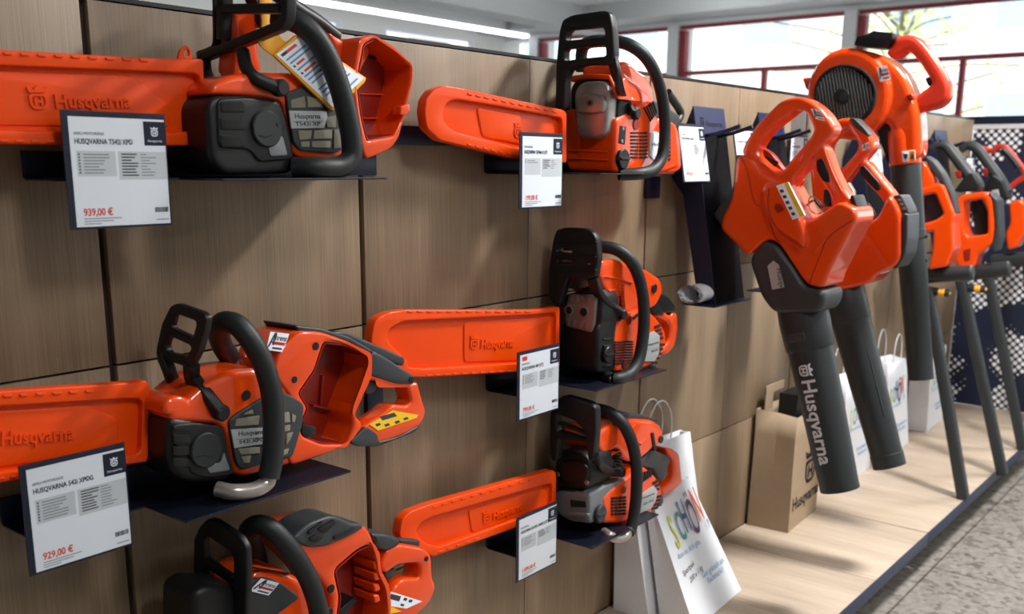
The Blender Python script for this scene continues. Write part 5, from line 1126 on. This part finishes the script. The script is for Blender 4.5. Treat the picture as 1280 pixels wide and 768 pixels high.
# kraft bag
s, b, t = bag('brown kraft paper bag with black maker emblem, standing behind the first blower tube', [(2.967, -.152, PLAT+.001), (3.25, -.132, PLAT+.001), (3.24, -.006, PLAT+.001), (2.955, -.012, PLAT+.001)],
    [(2.985, -.148, .528), (3.262, -.130, .528), (3.25, -.012, .54), (2.968, -.015, .54)], KRAFT, False, .12)
fr, w, h = face_frame(b, t)
put('emblem', emblem_mesh(fr, (.66*w, .33*h), .125, .0002), VOID, s, 0)
put('lettering', text_mesh('Husqvarna', .062, fr, (.08*w, .17*h), .0002, .0008), VOID, s, 0)
put('flat_handle', join([box_mesh((3.00, -.03, .53), (3.06, -.027, .60)), box_mesh((3.0, -.031, .585), (3.14, -.026, .612))]), KRAFT, s)
t = thing('dark_box', 'black carton sticking out of the brown kraft bag', 'box', (3.12, -.08, .45))
put('carton', box_mesh((3.06, -.115, .20), (3.22, -.05, .585), .002), BLACK, t)
put('flap', box_mesh((3.06, -.117, .575), (3.22, -.112, .60), .001), BLACK, t)
# bags further along
s, b, t = bag('white paper bag with SCHÖN lettering seen between the first and second blower tubes', [(3.575, -.105, PLAT+.001), (3.865, -.105, PLAT+.001), (3.865, -.012, PLAT+.001), (3.575, -.012, PLAT+.001)],
    [(3.545, -.095, .535), (3.82, -.095, .515), (3.82, -.015, .53), (3.545, -.015, .55)], BAGW, True, .3, handle_h=.11)
motif(s, b, t, True, .56, .30)
s, b, t = bag('white paper bag half hidden behind the second blower tube', [(4.04, -.110, PLAT+.001), (4.33, -.110, PLAT+.001), (4.33, -.012, PLAT+.001), (4.04, -.012, PLAT+.001)],
    [(4.03, -.085, .535), (4.29, -.080, .52), (4.29, -.015, .53), (4.03, -.015, .55)], BAGW, True, .3, handle_h=.11)
motif(s, b, t, True, .56, .30)
s, b, t = bag('last white paper bag towards the perforated end board', [(4.57, -.115, PLAT+.001), (4.86, -.10, PLAT+.001), (4.855, -.012, PLAT+.001), (4.565, -.022, PLAT+.001)],
    [(4.56, -.105, .50), (4.85, -.09, .50), (4.85, -.012, .51), (4.56, -.018, .51)], BAGW, False, .3)
motif(s, b, t, True, .56, .30)
# ================================================================== camera and light
cd = bpy.data.cameras.new('camera'); cam = bpy.data.objects.new('camera', cd); COL.objects.link(cam)
m = Matrix((RT, UP, -FW)).transposed().to_4x4(); m.translation = CAM; cam.matrix_world = m
cd.sensor_fit = 'HORIZONTAL'; cd.sensor_width = 36; cd.lens = FOC*36/1280
cd.shift_y = -(PPY-384)/1280*-1
cd.clip_start = .05; cd.clip_end = 100
cd.dof.use_dof = True; cd.dof.focus_distance = 1.75; cd.dof.aperture_fstop = 4.8
SC.camera = cam
w = bpy.data.worlds.new('sky'); SC.world = w; w.use_nodes = True; nt = w.node_tree
bg = nt.nodes['Background']; sk = nt.nodes.new('ShaderNodeTexSky'); sk.sky_type = 'HOSEK_WILKIE'; sk.sun_direction = (.3, -.5, .8); sk.turbidity = 5
mx = nt.nodes.new('ShaderNodeMix'); mx.data_type = 'RGBA'; mx.inputs[0].default_value = .75; nt.links.new(sk.outputs[0], mx.inputs[6]); mx.inputs[7].default_value = (.92, .96, 1, 1)
nt.links.new(mx.outputs[2], bg.inputs[0]); bg.inputs[1].default_value = 1.5
def area(name, loc, rot, sx, sy, e, col=(1, 1, 1)):
    l = bpy.data.lights.new(name, 'AREA'); l.shape = 'RECTANGLE'; l.size = sx; l.size_y = sy; l.energy = e; l.color = col
    o = bpy.data.objects.new(name, l); COL.objects.link(o); o.location = loc; o.rotation_euler = rot; return o
area('ceiling_lamp_or_fill', (3.05, -1.2, 2.9), (0, 0, 0), .30, .5, 118, (1, .985, .96))
area('ceiling_lamp_or_fill', (5.6, -1.2, 2.9), (0, 0, 0), .30, .8, 55, (1, .985, .96))
area('ceiling_lamp_or_fill', (4.5, -3.6, 2.9), (0, 0, 0), 4.0, .12, 52, (1, .985, .96))  # added frontal fill for the whole wall, not a known fixture
area('ceiling_lamp_or_fill', (.9, -2.3, 2.9), (0, 0, 0), .4, .8, 38, (.98, .99, 1))  # added fill from the left front to brighten the price cards
area('added_ceiling_fill', (5.5, 3.2, 2.45), (math.pi, 0, 0), 6.0, .16, 100, (1, .99, .97))  # unseen light added behind the display wall to brighten the ceiling
area('window_light', (9.45, -1.5, 1.9), (0, math.radians(90), 0), 1.8, 7.0, 80, (.93, .97, 1))
SC.view_settings.view_transform = 'Standard'; SC.view_settings.look = 'None'; SC.view_settings.exposure = 0
